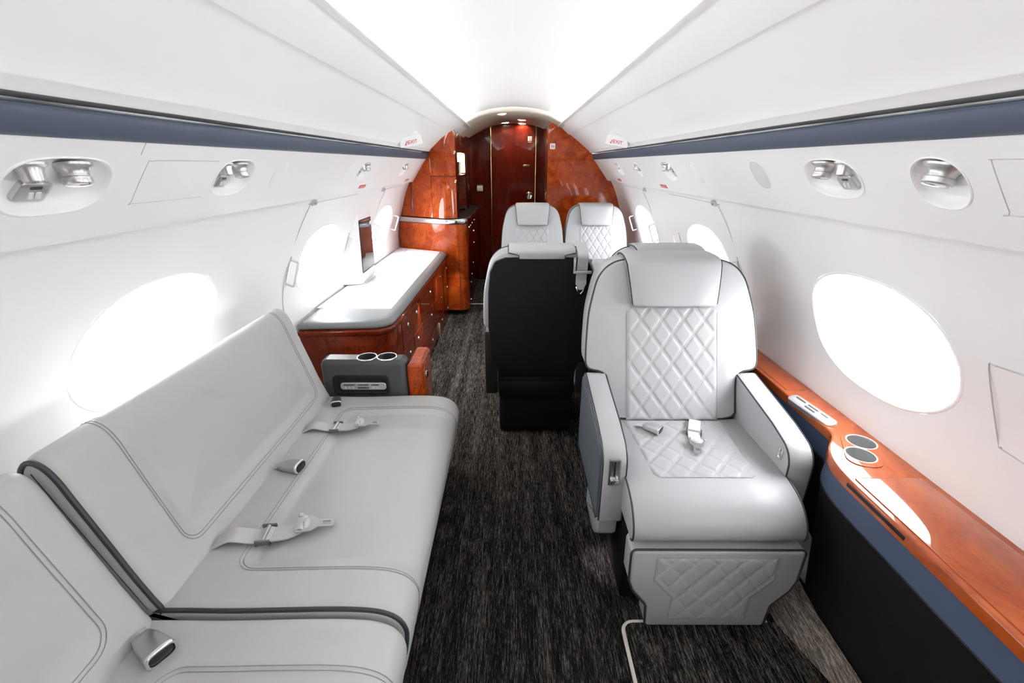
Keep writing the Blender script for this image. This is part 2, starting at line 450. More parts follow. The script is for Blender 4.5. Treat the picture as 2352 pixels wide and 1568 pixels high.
# panel joints: thin grooves read as fine grey lines
for side, nmw in ((-1, 8), (1, 9)):
    g = G(); pm = panel_map(side); mp = wall_map(side)
    def box_line(map_, P, r=.0011): g.add(tube(catmull([map_(*p) for p in P], 4) if len(P) > 3 else [map_(*p) for p in P], r, n=4))
    if side < 0:
        box_line(pm, [(1.30, .186, 0), (1.10, .186, 0), (1.06, .184, 0), (1.050, .176, 0), (1.050, .08, 0), (1.056, .073, 0), (1.20, .072, 0), (1.30, .072, 0)])
        box_line(pm, [(1.02, .232, 0), (1.02, .20, 0)])
    else:
        box_line(pm, [(.55, .186, 0), (.79, .186, 0), (.806, .184, 0), (.809, .176, 0), (.809, .08, 0), (.803, .073, 0), (.55, .072, 0)])
        box_line(mp, [(.45, .985, .001), (.85, .95, .001), (.90, .944, .001), (.915, .93, .001), (.885, .77, .001), (.872, .755, .001), (.84, .75, .001), (.45, .735, .001)], .0018)
    # emergency exit hatch outlines round the two far windows
    for ya, yb in ((2.085, 3.05), (3.42, 4.24)):
        box_line(mp, [(ya, .62, .001), (ya+.003, .75, .001), (ya+.02, .90, .001), (ya+.07, 1.05, .001), (ya+.12, 1.165, .001), (ya+.15, 1.178, .001), (yb-.15, 1.182, .001)], .0016)
    struct(obj('trim_%d' % nmw, g, 'grey_line'))

# ------------------------------------------------------------------ fittings on the ceiling and service panels
for side, w_ in ((-1, 'left'), (1, 'right')):
    g = G().add(prism([(side*a, b_) for a, b_ in ((.4112, 1.6845), (.4265, 1.6955), (.4255, 1.6968), (.4102, 1.6858))], Y0+.05, 4.28, XZ, 0))
    tag(obj('ceiling_light', g, 'cove_light'), 'long slim wash light in the %s ceiling crease, lighting the white centre of the ceiling' % w_, 'ceiling light', 'ceiling wash lights')
for i, (x, y, wh) in enumerate([(-.112, 4.50, 'nearest the main cabin'), (.084, 5.10, 'second from the cabin, on the right'), (-.096, 5.42, 'above the dark door on the left'), (.095, 5.54, 'farthest, over the dark door on the right')]):
    z = 1.771-.35*x*x-.0015
    t = thing('corridor_downlight', 'small warm downlight in the corridor ceiling, %s' % wh, 'ceiling light', (x, y, z), 'corridor downlights')
    fr = frame((x, y, z), (1, 0, 0), (0, -1, 0), (0, 0, -1))
    obj('bezel', lathe([(.045, -.002), (.045, .003), (.036, .004), (.034, .001)], fr, 24, False), 'white_trim', t)
    obj('lens', lathe([(.0, .0015), (.034, .0015)], fr), 'lamp_warm', t)

def nozzle(fr, r, lamp):
    """swivelling eyeball: flared socket, barrel and face, tilted down"""
    g = lathe([(r*1.55, 0), (r*1.5, .004), (r*1.2, .008), (r*1.0, .016), (r*.98, .022), (r*1.1, .024), (r*1.1, .033), (r*1.0, .036), (r*.82, .035), (r*.8, .033), (0, .033)] if not lamp else
              [(r*1.5, 0), (r*1.45, .004), (r*1.1, .007), (r*.95, .013), (r*.85, .027), (r*.8, .029), (r*.7, .026)], fr, 28)
    return g
def tilt(side, y, s, h, du, dv):
    pf = panel_frame(side, y, s); o = Vector(pf(0, 0, h)); N = (Vector(pf(0, 0, 1))-Vector(pf(0, 0, 0))); U = Vector((0, 1, 0)); V = Vector(pf(0, 1, 0))-Vector(pf(0, 0, 0))
    A = (N+U*du+V*dv).normalized(); B = A.cross(Vector((0, 0, 1))).normalized(); D = A.cross(B)
    return frame(o, B, D, A)
pod_lab = {(-1, .862): 'large overhead service pod nearest on the left wall, two nozzles over a switch',
           (-1, 1.411): 'overhead service pod second from the front on the left, before a blank oval',
           (-1, 2.645): 'overhead service pod above the left exit window behind the monitor',
           (-1, 3.60): 'overhead service pod farthest on the left, beside the wooden bulkhead',
           (1, .925): 'round overhead pod with a single vent, nearest on the right wall',
           (1, 1.243): 'overhead pod on the right wall with lamp, vent and two-button switch',
           (1, 2.56): 'overhead service pod on the right wall above the single seat, mid cabin',
           (1, 3.178): 'round overhead pod with a single vent, far along the right wall',
           (1, 3.77): 'overhead service pod farthest on the right, beside the wooden bulkhead'}
for side in (-1, 1):
    pm = panel_map(side)
    for hole in PODS[side]:
        yc, sc, a, b_, p = hole
        t = thing('overhead_service_pod', pod_lab[(side, yc)], 'overhead service unit', pm(yc, sc, 0), 'overhead service pods')
        obj('recess', hole_rings(pm, hole, [(1.03, -.0005), (1.03, .0015), (1.0, .0025), (.97, .001), (.93, -.006), (.86, -.016), (.70, -.021), (.3, -.022)], cap=True), 'white_trim', t, sharp=60)
        if p < 2.5:
            o = obj('air_vent', nozzle(tilt(side, yc-.004*side, sc+.026, -.018, 0, -.8), .024, False), 'silver_paint', t)
        else:
            # near side of the pod carries the reading lamp on the left wall, mirrored on the right
            ylamp, yvent = (yc-.055, yc+.030) if side < 0 else (yc-.055, yc+.030)
            k_ = a/.108
            o = obj('air_vent', nozzle(tilt(side, yc+.030*k_, sc+.033, -.016, -.15, -.95), .0205*max(k_, .85), False), 'silver_paint', t)
            o = obj('reading_lamp', nozzle(tilt(side, yc-.052*k_, sc+.034, -.016, -.1, -.95), .0175*max(k_, .85), True), 'silver_paint', t)
            fr = tilt(side, yc-.052*k_, sc+.034, -.016, -.1, -.95)
            obj('lamp_lens', lathe([(0, .023), (.0125*max(k_, .85), .023)], fr), 'dark_plastic', o)
            pf = panel_frame(side, yc-.028*k_, sc-.022)
            o = obj('switch_plate', pillow(roundpoly([(-.036*k_, -.017), (.024*k_, -.021), (.036*k_, .017), (-.024*k_, .021)], .008), [(0, -.024), (0, -.013), (.003, -.011)], pf), 'silver_paint', t)
            obj('label_window', pillow(rrect(0, .011, .022*k_, .006, .002), [(0, -.011), (0, -.0102)], pf), 'graphite', o)
            obj('button', pillow(rrect(-.006*k_, -.005, .010*k_, .014, .002), [(0, -.011), (.001, -.0095)], pf), 'button', o)
            obj('button', pillow(rrect(.008*k_, -.005, .010*k_, .014, .002), [(0, -.011), (.001, -.0095)], pf), 'button', o)
for side, y, sc, lab, m_ in ((-1, 1.687, .13, 'blank white oval cover on the left overhead panel', 'white_panel'), (-1, 2.40, .13, 'blank white oval cover far along the left overhead panel', 'white_panel'),
                             (1, 1.608, .134, 'pale grey oval speaker grille on the right overhead panel', 'grille'), (1, 2.17, .13, 'white oval cover beyond the grey grille on the right overhead panel', 'white_panel')):
    pm = panel_map(side); hole = (y, sc, .046, .054, 2.5)
    t = thing('speaker_cover', lab, 'speaker', pm(y, sc, 0), 'oval covers on the overhead panels')
    obj('rim', hole_rings(pm, hole, [(1.04, -.0005), (1.04, .001), (1.0, .0015), (.985, .0008)]), 'white_trim', t)
    obj('grille', hole_rings(pm, hole, [(.985, .0008), (.95, .0018), (.5, .003), (.1, .003)], cap=True), m_, t)
for side, y, lab in ((-1, 2.79, 'small red placard under the left overhead panel, above the monitor'), (-1, 3.98, 'small red placard under the left overhead panel, by the wooden bulkhead'),
                     (1, 2.83, 'small red placard under the right overhead panel, mid cabin'), (1, 4.03, 'small red placard under the right overhead panel, by the wooden bulkhead')):
    pf = panel_frame(side, y, .024)
    t = thing('warning_placard', lab, 'placard', pf(0, 0, 0), 'red placards')
    obj('plate', pillow(rrect(0, 0, .115, .022, .002), [(0, -.001), (0, .0012), (.001, .0016)], pf), 'red_print', t)
    g = G()
    for kk in (-.005, .003): g.add(pillow(rrect(0, kk, .09, .002, .0005), [(0, .001), (0, .0021)], pf))
    obj('lettering', g, 'white_plate', t)
# exit signs on the ceiling side panels
for side, w_ in ((-1, 'left'), (1, 'right')):
    c = Vector((side*.640, 3.06, 1.488)); dn = Vector((side*.06, 0, -.05)).normalized()
    t = thing('exit_sign', 'small white wedge EXIT sign with red letters on the %s ceiling panel' % w_, 'exit sign', c, 'exit signs')
    # triangular wedge: face turned towards the camera
    N = Vector((-side*.48, -.80, -.36)).normalized(); U = Vector((1, 0, 0)); U = (U-N*U.dot(N)).normalized(); V = N.cross(U); V = V if V.z > 0 else -V
    fr = frame(c+N*.022, U, V, N)
    obj('housing', pillow(roundpoly([(-.075, -.029), (.075, -.029), (.062, .033), (-.062, .033)], .01), [(0, -.085), (0, -.002), (.002, 0)], fr), 'white_trim', t)
    g = G().add(text_geo('EXIT', .029, lambda a, b_, h: fr(a+.008, b_-.004, h+.0006)))
    g.add(pillow([(-.041, -.017), (-.030, -.017), (-.033, -.013), (-.027, .004), (-.030, .005), (-.037, -.011), (-.040, -.007)], [(0, 0), (0, .0012)], fr))
    g.add(pillow([(-.025, -.016), (-.0232, -.016), (-.0232, .008), (-.025, .008)], [(0, 0), (0, .0012)], fr))
    obj('lettering', g, 'red_print', t)
# grab handles beside the exit windows
hl = []
def handle(side, y, z, lab):
    fr = wall_frame(side, y, z)
    t = thing('grab_handle', lab, 'handle', fr(0, 0, 0), 'grab handles beside the exit windows')
    g = G()
    g.add(tube([fr(0, -.062, -.004), fr(0, -.062, .036), fr(0, -.060, .040), fr(0, .060, .040), fr(0, .062, .036), fr(0, .062, -.004)], .006, n=8))
    obj('grip', g, 'white_trim', t)
    obj('mount', pillow(rrect(0, 0, .016, .155, .004), [(0, -.002), (0, .003), (.002, .004)], fr), 'silver_paint', t)
for side, w_ in ((-1, 'left'), (1, 'right')):
    for y, d in ((2.125, 'near side of the second visible window'), (2.93, 'far side of the second visible window'), (3.49, 'near side of the farthest window'), (4.115, 'far side of the farthest window')):
        handle(side, y, .875, 'white bracket grab handle on the %s wall, %s' % (w_, d))
for side, w_ in ((-1, 'left'), (1, 'right')):
    for y, d in ((2.235, 'over the near exit hatch'), (3.45, 'over the far exit hatch')):
        fr = wall_frame(side, y, 1.182)
        t = thing('hatch_latch', 'tiny grey latch on the %s wall %s' % (w_, d), 'latch', fr(0, 0, 0), 'hatch latches')
        obj('catch', pillow(roundpoly([(-.026, -.012), (.026, -.012), (.017, .013), (-.017, .013)], .003), [(0, -.002), (0, .010), (.003, .012)], fr), 'silver_paint', t)
        obj('lever', pillow(rrect(0, 0, .022, .012, .003), [(0, .010), (.002, .016)], fr), 'satin', t)

# monitor on the left wall between the exit windows
t = thing('wall_monitor', 'small monitor in a white wedge housing standing against the left wall', 'monitor', (-1.04, 3.08, .62))
def quadbox(front, back, r=.006):
    bm = bmesh.new(); vs = [bm.verts.new(p) for p in front+back]
    for q in ((0, 1, 2, 3), (7, 6, 5, 4), (0, 4, 5, 1), (1, 5, 6, 2), (2, 6, 7, 3), (3, 7, 4, 0)): bm.faces.new([vs[i] for i in q])
    bmesh.ops.bevel(bm, geom=list(bm.edges), offset=r, segments=3, profile=.5, affect='EDGES'); bm.verts.index_update()
    out = ([tuple(v.co) for v in bm.verts], [[v.index for v in f.verts] for f in bm.faces]); bm.free(); return out
F4 = [(-.985, 2.905, .618), (-.995, 3.235, .618), (-1.005, 3.30, 1.055), (-1.005, 3.01, 1.055)]
B4 = [(-1.13, 2.86, .618), (-1.13, 3.26, .618), (-1.06, 3.31, 1.075), (-1.06, 2.985, 1.075)]
obj('housing', quadbox(F4, B4, .012), 'white_trim', t)
def f4(u, v, h):
    a = Vector(F4[0]).lerp(Vector(F4[1]), u); b_ = Vector(F4[3]).lerp(Vector(F4[2]), u); n_ = (Vector(F4[1])-Vector(F4[0])).cross(Vector(F4[3])-Vector(F4[0])).normalized()
    if n_.x < 0: n_ = -n_
    return tuple(a.lerp(b_, v)+n_*h)
o = obj('bezel', pillow(roundpoly([(.045, .145), (.955, .145), (.955, .90), (.045, .90)], .03), [(0, -.002), (0, .001), (.012, .0022)], f4), 'dark_plastic', t)
o = obj('screen', pillow([(.07, .165), (.91, .165), (.91, .885), (.07, .885)], [(0, .0005), (0, .0028)], f4), 'screen', t)
g = G()
for r0, v0 in enumerate((.50, .46)):
    for c0 in range(5 if r0 == 0 else 4):
        u0 = .30+c0*.075+(.03 if r0 else 0)
        g.add(pillow([(u0, v0), (u0+.05, v0), (u0+.05, v0+(.05 if r0 == 0 else .018)), (u0, v0+(.05 if r0 == 0 else .018))], [(0, .0027), (0, .0031)], f4))
obj('caption', g, 'screen_glow', o)

# ------------------------------------------------------------------ left divan
def resample(P, n):
    P = [Vector(p) for p in P]; L = [0]
    for a, b_ in zip(P, P[1:]): L.append(L[-1]+(b_-a).length)
    out = []; i = 0
    for k in range(n):
        s = L[-1]*k/(n-1)
        while i < len(L)-2 and L[i+1] < s: i += 1
        t_ = (s-L[i])/max(L[i+1]-L[i], 1e-9); out.append(P[i].lerp(P[i+1], t_))
    return out, L[-1]
class Sweep:
    """cushion: profile (x,z) swept along y, rounded ends, displaced along the normal"""
    def __init__(s, prof, n=240, disp=None, sg=1):
        s.P, s.L = resample(catmull(prof, 10), n); s.n = n; s.disp = disp or (lambda a, y: 0)
        s.N = []
        for i in range(n):
            t_ = (s.P[min(i+1, n-1)]-s.P[max(i-1, 0)]).normalized(); s.N.append(Vector((-t_.y, t_.x))*sg)
    def at(s, a, y, h=0):
        q = max(0, min(1, a/s.L))*(s.n-1); i = min(int(q), s.n-2); t_ = q-i
        p = s.P[i].lerp(s.P[i+1], t_)+s.N[i].lerp(s.N[i+1], t_)*(h+s.disp(a, y)); return (p.x, y, p.y)
    def s_of(s, x=None, z=None):
        best = None
        for i in range(s.n):
            d = hypot((s.P[i].x-x) if x is not None else 0, (s.P[i].y-z) if z is not None else 0)
            if best is None or d < best[0]: best = (d, i)
        return best[1]/(s.n-1)*s.L
    def mesh(s, y0, y1, r=.02, ny=210):
        st = [(y0+r*(1-cos(q)), -r*(1-sin(q))) for q in [pi/2*k/5 for k in range(6)]]
        st += [(y0+r+(y1-y0-2*r)*k/ny, 0) for k in range(1, ny)]
        st += [(y1-r*(1-cos(q)), -r*(1-sin(q))) for q in [pi/2*k/5 for k in range(5, -1, -1)]]
        v = []; f = []; n = s.n
        for y, o in st:
            for i in range(n): v.append(s.at(i/(n-1)*s.L, y, o))
        for k in range(len(st)-1):
            for i in range(n-1): f.append((k*n+i, k*n+i+1, (k+1)*n+i+1, (k+1)*n+i))
            f.append((k*n+n-1, k*n, (k+1)*n, (k+1)*n+n-1))
        f.append(tuple(range(n))[::-1]); f.append(tuple((len(st)-1)*n+i for i in range(n)))
        return v, f
def rr_sd(px, py, x0, x1, y0, y1, r):
    dx = max(x0+r-px, px-x1+r); dy = max(y0+r-py, py-y1+r)
    return hypot(max(dx, 0), max(dy, 0))+min(max(dx, dy), 0)-r
SEATP = [(-.80, .30), (-.80, .44), (-.765, .452), (-.60, .452), (-.42, .458), (-.33, .457), (-.28, .448), (-.248, .428), (-.231, .395), (-.231, .355), (-.243, .29), (-.26, .225), (-.30, .22)]
BACKP = [(-.775, .40), (-.757, .445), (-.768, .48), (-.790, .545), (-.815, .63), (-.848, .74), (-.862, .787), (-.879, .820), (-.903, .836), (-.928, .827), (-.945, .79), (-.955, .70), (-.955, .45)]
sofa = thing('divan_sofa', 'long grey leather divan sofa along the left wall with dark piping', 'sofa', (-.62, .65, 0))
def dispf(a0, a1, y0, y1, r, depth, w, f0=9, f1=10):
    def d(a, y):
        k_ = 1-min(1, max(0, (a-f0)/(f1-f0))); k_ = k_*k_*(3-2*k_)
        q = rr_sd(a, y, a0, a1, y0, y1, r)
        if q > .03: return 0
        out = 0
        if q < 0:
            t_ = min(1, -q/w); out -= depth*(1-(1-t_)**2)*(1-.75*min(1, max(0, (-q-w)/.10)))
        return out*k_-(.35+.65*k_)*(.0045*exp(-(q/.007)**2)+.0015*exp(-((q-.009)/.005)**2))
    return d
def seam_path(sw, a0, a1, y0, y1, r, off, openend):
    P = []
    rr = r+off
    A0, Ya, Yb = a0-off, y0-off, y1+off
    P += [(a, Ya) for a in [a1-(a1-A0-rr)*k/30 for k in range(31)]]
    P += [(A0+rr-rr*sin(q), Ya+rr-rr*cos(q)) for q in [pi/2*k/6 for k in range(1, 7)]]
    P += [(A0, Ya+rr+(Yb-Ya-2*rr)*k/24) for k in range(1, 25)]
    P += [(A0+rr-rr*cos(q), Yb-rr+rr*sin(q)) for q in [pi/2*k/6 for k in range(1, 7)]]
    P += [(A0+rr+(a1-A0-rr)*k/30 , Yb) for k in range(1, 31)]
    return [sw.at(a, y, .0011) for a, y in P]
for y0, y1, near in ((.703, 1.688, 0), (-.32, .690, 1)):
    sw = Sweep(SEATP); a0 = sw.s_of(x=-.655, z=.452); a1 = sw.s_of(x=-.243, z=.29)
    yi0, yi1 = y0+.118, y1-.118
    sw.disp = dispf(a0, a1+.2, yi0, yi1, .035, .013, .032, a1-.22, a1)
    seat = obj('seat_cushion', sw.mesh(y0, y1, .02), 'sofa_leather', sofa, sharp=50)
    g = G()
    for off in (.005, .013): g.add(tube(seam_path(sw, a0, a1, yi0, yi1, .035, off, True), .0008, n=4))
    obj('stitching', g, 'sofa_seam', seat)
    sb = Sweep(BACKP, sg=-1); b0 = sb.s_of(x=-.775, z=.503); b1 = sb.s_of(x=-.94, z=.80)
    yb0, yb1 = y0+.148, y1-.088
    sb.disp = dispf(b0, b1+.3, yb0, yb1, .035, .013, .032, sb.s_of(x=-.825, z=.66), sb.s_of(x=-.876, z=.81))
    back = obj('back_cushion', sb.mesh(y0, y1, .03), 'sofa_leather', sofa, sharp=50)
    g = G()
    for off in (.005, .013): g.add(tube(seam_path(sb, b0, b1, yb0, yb1, .035, off, True), .0008, n=4))
    obj('stitching', g, 'sofa_seam', back)
    if not near:
        sa = Sweep(SEATP); obj('piping', tube([sa.at(sa.L*(.13+.74*k/60), y0+.006, -.008) for k in range(61)], .0055, n=8), 'piping', seat)
        sa = Sweep(BACKP, sg=-1); obj('piping', tube([sa.at(sa.L*(.04+.70*k/60), y0+.006, -.008) for k in range(61)], .0055, n=8), 'piping', back)
obj('base', rbox((-.93, -.30, 0), (-.298, 1.69, .225), .006), 'charcoal', sofa)
obj('frame', rbox((-.94, -.30, .22), (-.80, 1.68, .42), .006), 'charcoal', sofa)
obj('joint_gusset', prism([(-.82, .32), (-.30, .30), (-.275, .35), (-.285, .39), (-.33, .41), (-.80, .415), (-.872, .66), (-.925, .77), (-.94, .74), (-.92, .45)], .689, .704, XZ, .003), 'charcoal', sofa)

def buckle(lab, p, yaw, pitch=0, sc=1., m_='satin', grp='sofa seat belt buckles', strap=True):
    """seat belt buckle: tapered shell, bright rim, dark mouth; +u is where the mouth points"""
    t = thing('seat_belt_buckle', lab, 'seat belt buckle', p, grp)
    M = Matrix.Translation(p) @ Matrix.Rotation(yaw, 4, 'Z') @ Matrix.Rotation(pitch, 4, 'Y') @ Matrix.Scale(sc, 4)
    def loft(secs, cap=(True, True), n=28):
        v = []; f = []
        for x, w, h, zc in secs:
            for k_ in range(n):
                q = 2*pi*k_/n; c_, s_ = cos(q), sin(q); p_ = 3.4
                r_ = (abs(c_)**p_+abs(s_)**p_)**(-1/p_); v.append((x, w*c_*r_, zc+h*s_*r_))
        for k_ in range(len(secs)-1):
            for i in range(n): j = (i+1) % n; f.append((k_*n+i, k_*n+j, (k_+1)*n+j, (k_+1)*n+i))
        if cap[0]: f.append(tuple(range(n))[::-1])
        if cap[1]: f.append(tuple((len(secs)-1)*n+i for i in range(n)))
        return v, f
    obj('shell', xf(loft([(-.036, .010, .006, .010), (-.034, .014, .0085, .011), (-.02, .0175, .0115, .0125), (0, .020, .0135, .0145), (.028, .0225, .0145, .0150)]), M), m_, t, sharp=50)
    obj('rim', xf(loft([(.027, .0228, .0148, .015), (.032, .0228, .0148, .015), (.033, .0215, .0135, .015), (.0325, .019, .011, .015), (.028, .0185, .0105, .015)], (True, False)), M), 'chrome', t, sharp=60)
    obj('release_button', xf(loft([(.020, .0183, .0103, .015), (.0295, .0183, .0103, .015), (.031, .016, .008, .015)]), M), 'dark_plastic', t, sharp=60)
    if strap:
        obj('webbing', xf(ribbon([(-.085, 0, -.012), (-.07, 0, .000), (-.05, 0, .008), (-.034, 0, .010)], (0, .026, 0), .003), M), 'webbing' if grp[0] == 's' else 'webbing_light', t)
    return t
buckle('grey seat belt buckle in the middle of the sofa seat, mouth to the aisle', (-.700, 1.190, .450), radians(-12), -.05, 1.12)
buckle('dark seat belt buckle at the far end of the sofa, beside the armrest', (-.712, 1.615, .450), radians(-72), .02, .95, 'graphite', strap=False)
buckle('large grey seat belt buckle nearest the camera in the sofa crease', (-.712, .615, .450), radians(-28), .02, 1.2)
def belt(lab, o, yaw, sc, web, grp, n0=.0, long=1.):
    """lap belt lying on a seat: strap from the crease, adjuster, stitched tail, tongue with a slot; runs along +u"""
    t = thing('seat_belt', lab, 'seat belt', o, grp)
    M = Matrix.Translation(o) @ Matrix.Rotation(yaw, 4, 'Z') @ Matrix.Scale(sc, 4)
    w = (0, .046, 0)
    obj('webbing', xf(ribbon(catmull([(-.03, 0, -.012), (0, 0, .004), (.035, 0, .019), (.07, 0, .011), (.092, 0, .007), (.105, 0, .012), (.118, 0, .012), (.128, 0, .008)], 5), w, .0026), M), web, t)
    obj('tail', xf(ribbon(catmull([(.108, 0, .0065), (.13, .001, .0085), (.16, .004, .008), (.185, .010, .012), (.198, .012, .020), (.194, .012, .026), (.182, .010, .024)], 5), w, .0045), M), web, t)
    g = G(); FR = frame((0, 0, 0), (1, 0, 0), (0, 1, 0), (0, 0, 1))
    g.add(rbox((.094, -.030, .004), (.128, -.0245, .018), .0015)); g.add(rbox((.094, .0245, .004), (.128, .030, .018), .0015))
    g.add(rbox((.094, -.030, .002), (.099, .030, .009), .0015)); g.add(rbox((.1235, -.030, .002), (.128, .030, .009), .0015))
    ad = obj('adjuster', xf((g.v, g.f), M), 'steel', t)
    obj('roller', xf(tube([(.111, -.025, .0125), (.111, .025, .0125)], .0055, n=12), M), 'satin', ad)
    # tongue plate: ring round the strap loop, then a slotted blade
    M2 = M @ Matrix.Translation((.20, .012, .020)) @ Matrix.Rotation(.10, 4, 'Z') @ Matrix.Rotation(.16, 4, 'Y')
    out = roundpoly([(-.020, -.030), (.016, -.026), (.030, -.013), (.066, -.013), (.066, .013), (.030, .013), (.016, .026), (-.020, .030)], .005, 3)
    def plate(outer, holes):
        bm = bmesh.new(); edges = []
        for P in [outer]+holes:
            vs = [bm.verts.new((a, b_, 0)) for a, b_ in P]
            edges += [bm.edges.new((vs[i], vs[(i+1) % len(vs)])) for i in range(len(vs))]
        bmesh.ops.triangle_fill(bm, use_beauty=True, edges=edges); drop_holes(bm, holes)
        r = bmesh.ops.extrude_face_region(bm, geom=list(bm.faces)); 
        for q in r['geom']:
            if isinstance(q, bmesh.types.BMVert): q.co.z += .0032
        bm.verts.index_update(); o_ = ([tuple(v.co) for v in bm.verts], [[v.index for v in f.verts] for f in bm.faces]); bm.free(); return o_
    tg = obj('tongue', xf(plate(out, [rrect(-.010, 0, .010, .044, .003, 3), rrect(.049, 0, .018, .013, .002, 3)]), M2), 'satin', t, sharp=25)
    obj('loop', xf(lathe([(.0001, .010), (.008, .0095), (.014, .006), (.018, 0), (.0185, -.004)], frame((.002, 0, .001), (.55, 0, 0), (0, 1.1, 0), (0, 0, 1))), M2), web, tg)
    obj('stud', xf(lathe([(.006, -.002), (.006, .004), (.004, .006), (0, .0065)], frame((-.014, .026, .004), (1, 0, 0), (0, 1, 0), (0, 0, 1)), 14), M2), 'satin', tg)
    return t
belt('grey lap belt with open metal tongue lying near the close end of the sofa seat', (-.752, .892, .452), radians(8), 1.06, 'webbing', 'sofa lap belts')
belt('grey lap belt with metal tongue lying on the far half of the sofa seat', (-.752, 1.42, .452), radians(2), .98, 'webbing', 'sofa lap belts')

# sofa end armrest with cup holders
ar = thing('sofa_armrest', 'dark grey armrest with two cup holders at the far end of the sofa', 'armrest', (-.60, 1.76, 0))
P = roundpoly([(-.80, .20), (-.445, .20), (-.445, .595), (-.80, .598)], [0, .004, .028, 0], 6)
fr = XZ
def cupcut(P3):
    return P3
def cup(parent, cx, cy, z, r, depth, rimm='chrome', inner='cup_metal'):
    fr_ = frame((cx, cy, z), (1, 0, 0), (0, 1, 0), (0, 0, 1))
    o_ = obj('cup_holder', lathe([(0, -depth), (r*.93, -depth), (r, -depth+.006), (r, .001), (r, .0016)], fr_, 36, False), inner, parent, sharp=50)
    obj('rim', lathe([(r, -.002), (r, .002), (r+.0015, .003), (r+.004, .0028), (r+.0055, .0008), (r+.006, -.001)], fr_, 36, False), rimm, o_, sharp=60)
def holed_top(outer, cups, z, th, r=.006):
    """slab with real round wells through its upper face"""
    bm = bmesh.new(); edges = []
    ins = offset_poly(outer, r)
    for P_ in [ins]+[circle(x, y, rr, 36) for x, y, rr in cups]:
        vs = [bm.verts.new((a, b_, z)) for a, b_ in P_]
        edges += [bm.edges.new((vs[i], vs[(i+1) % len(vs)])) for i in range(len(vs))]
    bmesh.ops.triangle_fill(bm, use_beauty=True, edges=edges); drop_holes(bm, [circle(x, y, rr, 36) for x, y, rr in cups])
    bm.verts.index_update(); o_ = ([tuple(v.co) for v in bm.verts], [[v.index for v in f.verts] for f in bm.faces]); bm.free()
    g_ = G().add(o_)
    g_.add(pillow(outer, [(0, z-th), (0, z-r), (r*.3, z-r*.3), (r, z)], XY, False, False))
    return g_
SC = [(-.614, 1.752, .037), (-.531, 1.755, .037)]
outl = roundpoly([(-.80, 1.703), (-.447, 1.703), (-.447, 1.80), (-.80, 1.80)], [.024, .030, .030, .024], 6)
obj('body', holed_top(outl, SC, .598, .40, .022), 'grey_leather', ar, sharp=50)
for x, y, r in SC: cup(ar, x, y, .598, r, .07, 'chrome', 'graphite')
fr = frame((0, 1.703, 0), (1, 0, 0), (0, 0, 1), (0, -1, 0))
o = obj('recess_frame', pillow(rrect(-.635, .492, .235, .088, .020), [(0, -.002), (.0, .004), (.004, .007), (.010, .007), (.014, .003), (.017, .0025)], fr), 'charcoal', ar)
o = obj('control_panel', pillow(rrect(-.625, .489, .190, .032, .012), [(0, .002), (0, .008), (.002, .0095)], fr), 'silver_paint', ar)
def panel_bits(o, fr_, L, m2='graphite'):
    k_ = L/.19
    for u, v, w, h in ((-.058, .007, .045, .005), (.0, .007, .046, .005), (.0, -.006, .046, .006), (.050, .007, .032, .005)):
        obj('slot', pillow(rrect(u*k_, v, w*k_, h, .002), [(0, .008), (0, .0104)], fr_), m2, o)
    for u in (-.074, -.058, -.042, .042, .058):
        obj('button', pillow(circle(u*k_, -.005, .0052, 14), [(0, .008), (.001, .0106)], fr_), 'button', o)
panel_bits(o, frame(Vector(fr(-.625, .489, 0)), (1, 0, 0), (0, 0, 1), (0, -1, 0)), .19)
t2 = obj('wood_end', pillow(roundpoly([(-.446, 1.712), (-.378, 1.725), (-.378, 1.92), (-.446, 1.92)], [.016, .022, .018, .016], 5), [(0, 0), (0, .545), (.0, .562), (.004, .573), (.013, .580)], XY), 'burl', ar)
t2['label'] = 'glossy wooden end panel of the armrest'
fr = frame((-.378, 1.79, .50), (0, 1, 0), (0, 0, 1), (1, 0, 0))
obj('latch', lathe([(.018, -.001), (.018, .003), (.014, .006), (.010, .003), (0, .003)], frame(fr(0, 0, 0), (0, 1, 0), (0, 0, 1), (1, 0, 0)), 20), 'chrome', t2)

# ------------------------------------------------------------------ credenza along the left wall, its cushion on top
cr = thing('storage_credenza', 'long low glossy red-brown wooden credenza along the left wall', 'cabinet', (-.85, 3.1, 0))
def cred_outline(o):
    return roundpoly([(-1.085, 2.155-o), (-.632+o*.6, 2.185-o), (-.622+o, 2.36), (-.612+o, 4.160), (-.72, 4.192), (-.85, 4.255), (-1.0, 4.347), (-1.085, 4.395)], [.0, .16, .0, .0, .0, .0, .0, .0], 12)
obj('body', prism(cred_outline(-.006), 0.02, .54, XY, .004), 'burl_dark', cr, sharp=50)
obj('plinth', prism(cred_outline(-.03), 0, .03, XY, 0), 'toe_black', cr)
obj('top_rail', pillow(cred_outline(.004), [(.006, .530), (.0, .536), (-.003, .545), (-.003, .556), (.0, .563), (.008, .566)], XY), 'burl_dark', cr, sharp=50)
fr = frame((-.6275, 0, 0), (0, 1, 0), (0, 0, 1), (1, 0, 0))
def xface(y): return -.628+.010*(y-2.36)/1.88
def cface(y): return frame((xface(y), 0, 0), (0, 1, 0), (0, 0, 1), (1, 0, 0))
yb = [2.40, 2.665, 2.915, 3.14, 3.39, 3.64, 3.88, 4.10, 4.235]
cells = [(2.40, 2.66), (2.67, 2.91), (2.92, 3.40), (3.41, 3.89), (3.90, 4.155)]
kn = [2.545, 2.787, 3.285, 3.77, 4.12]
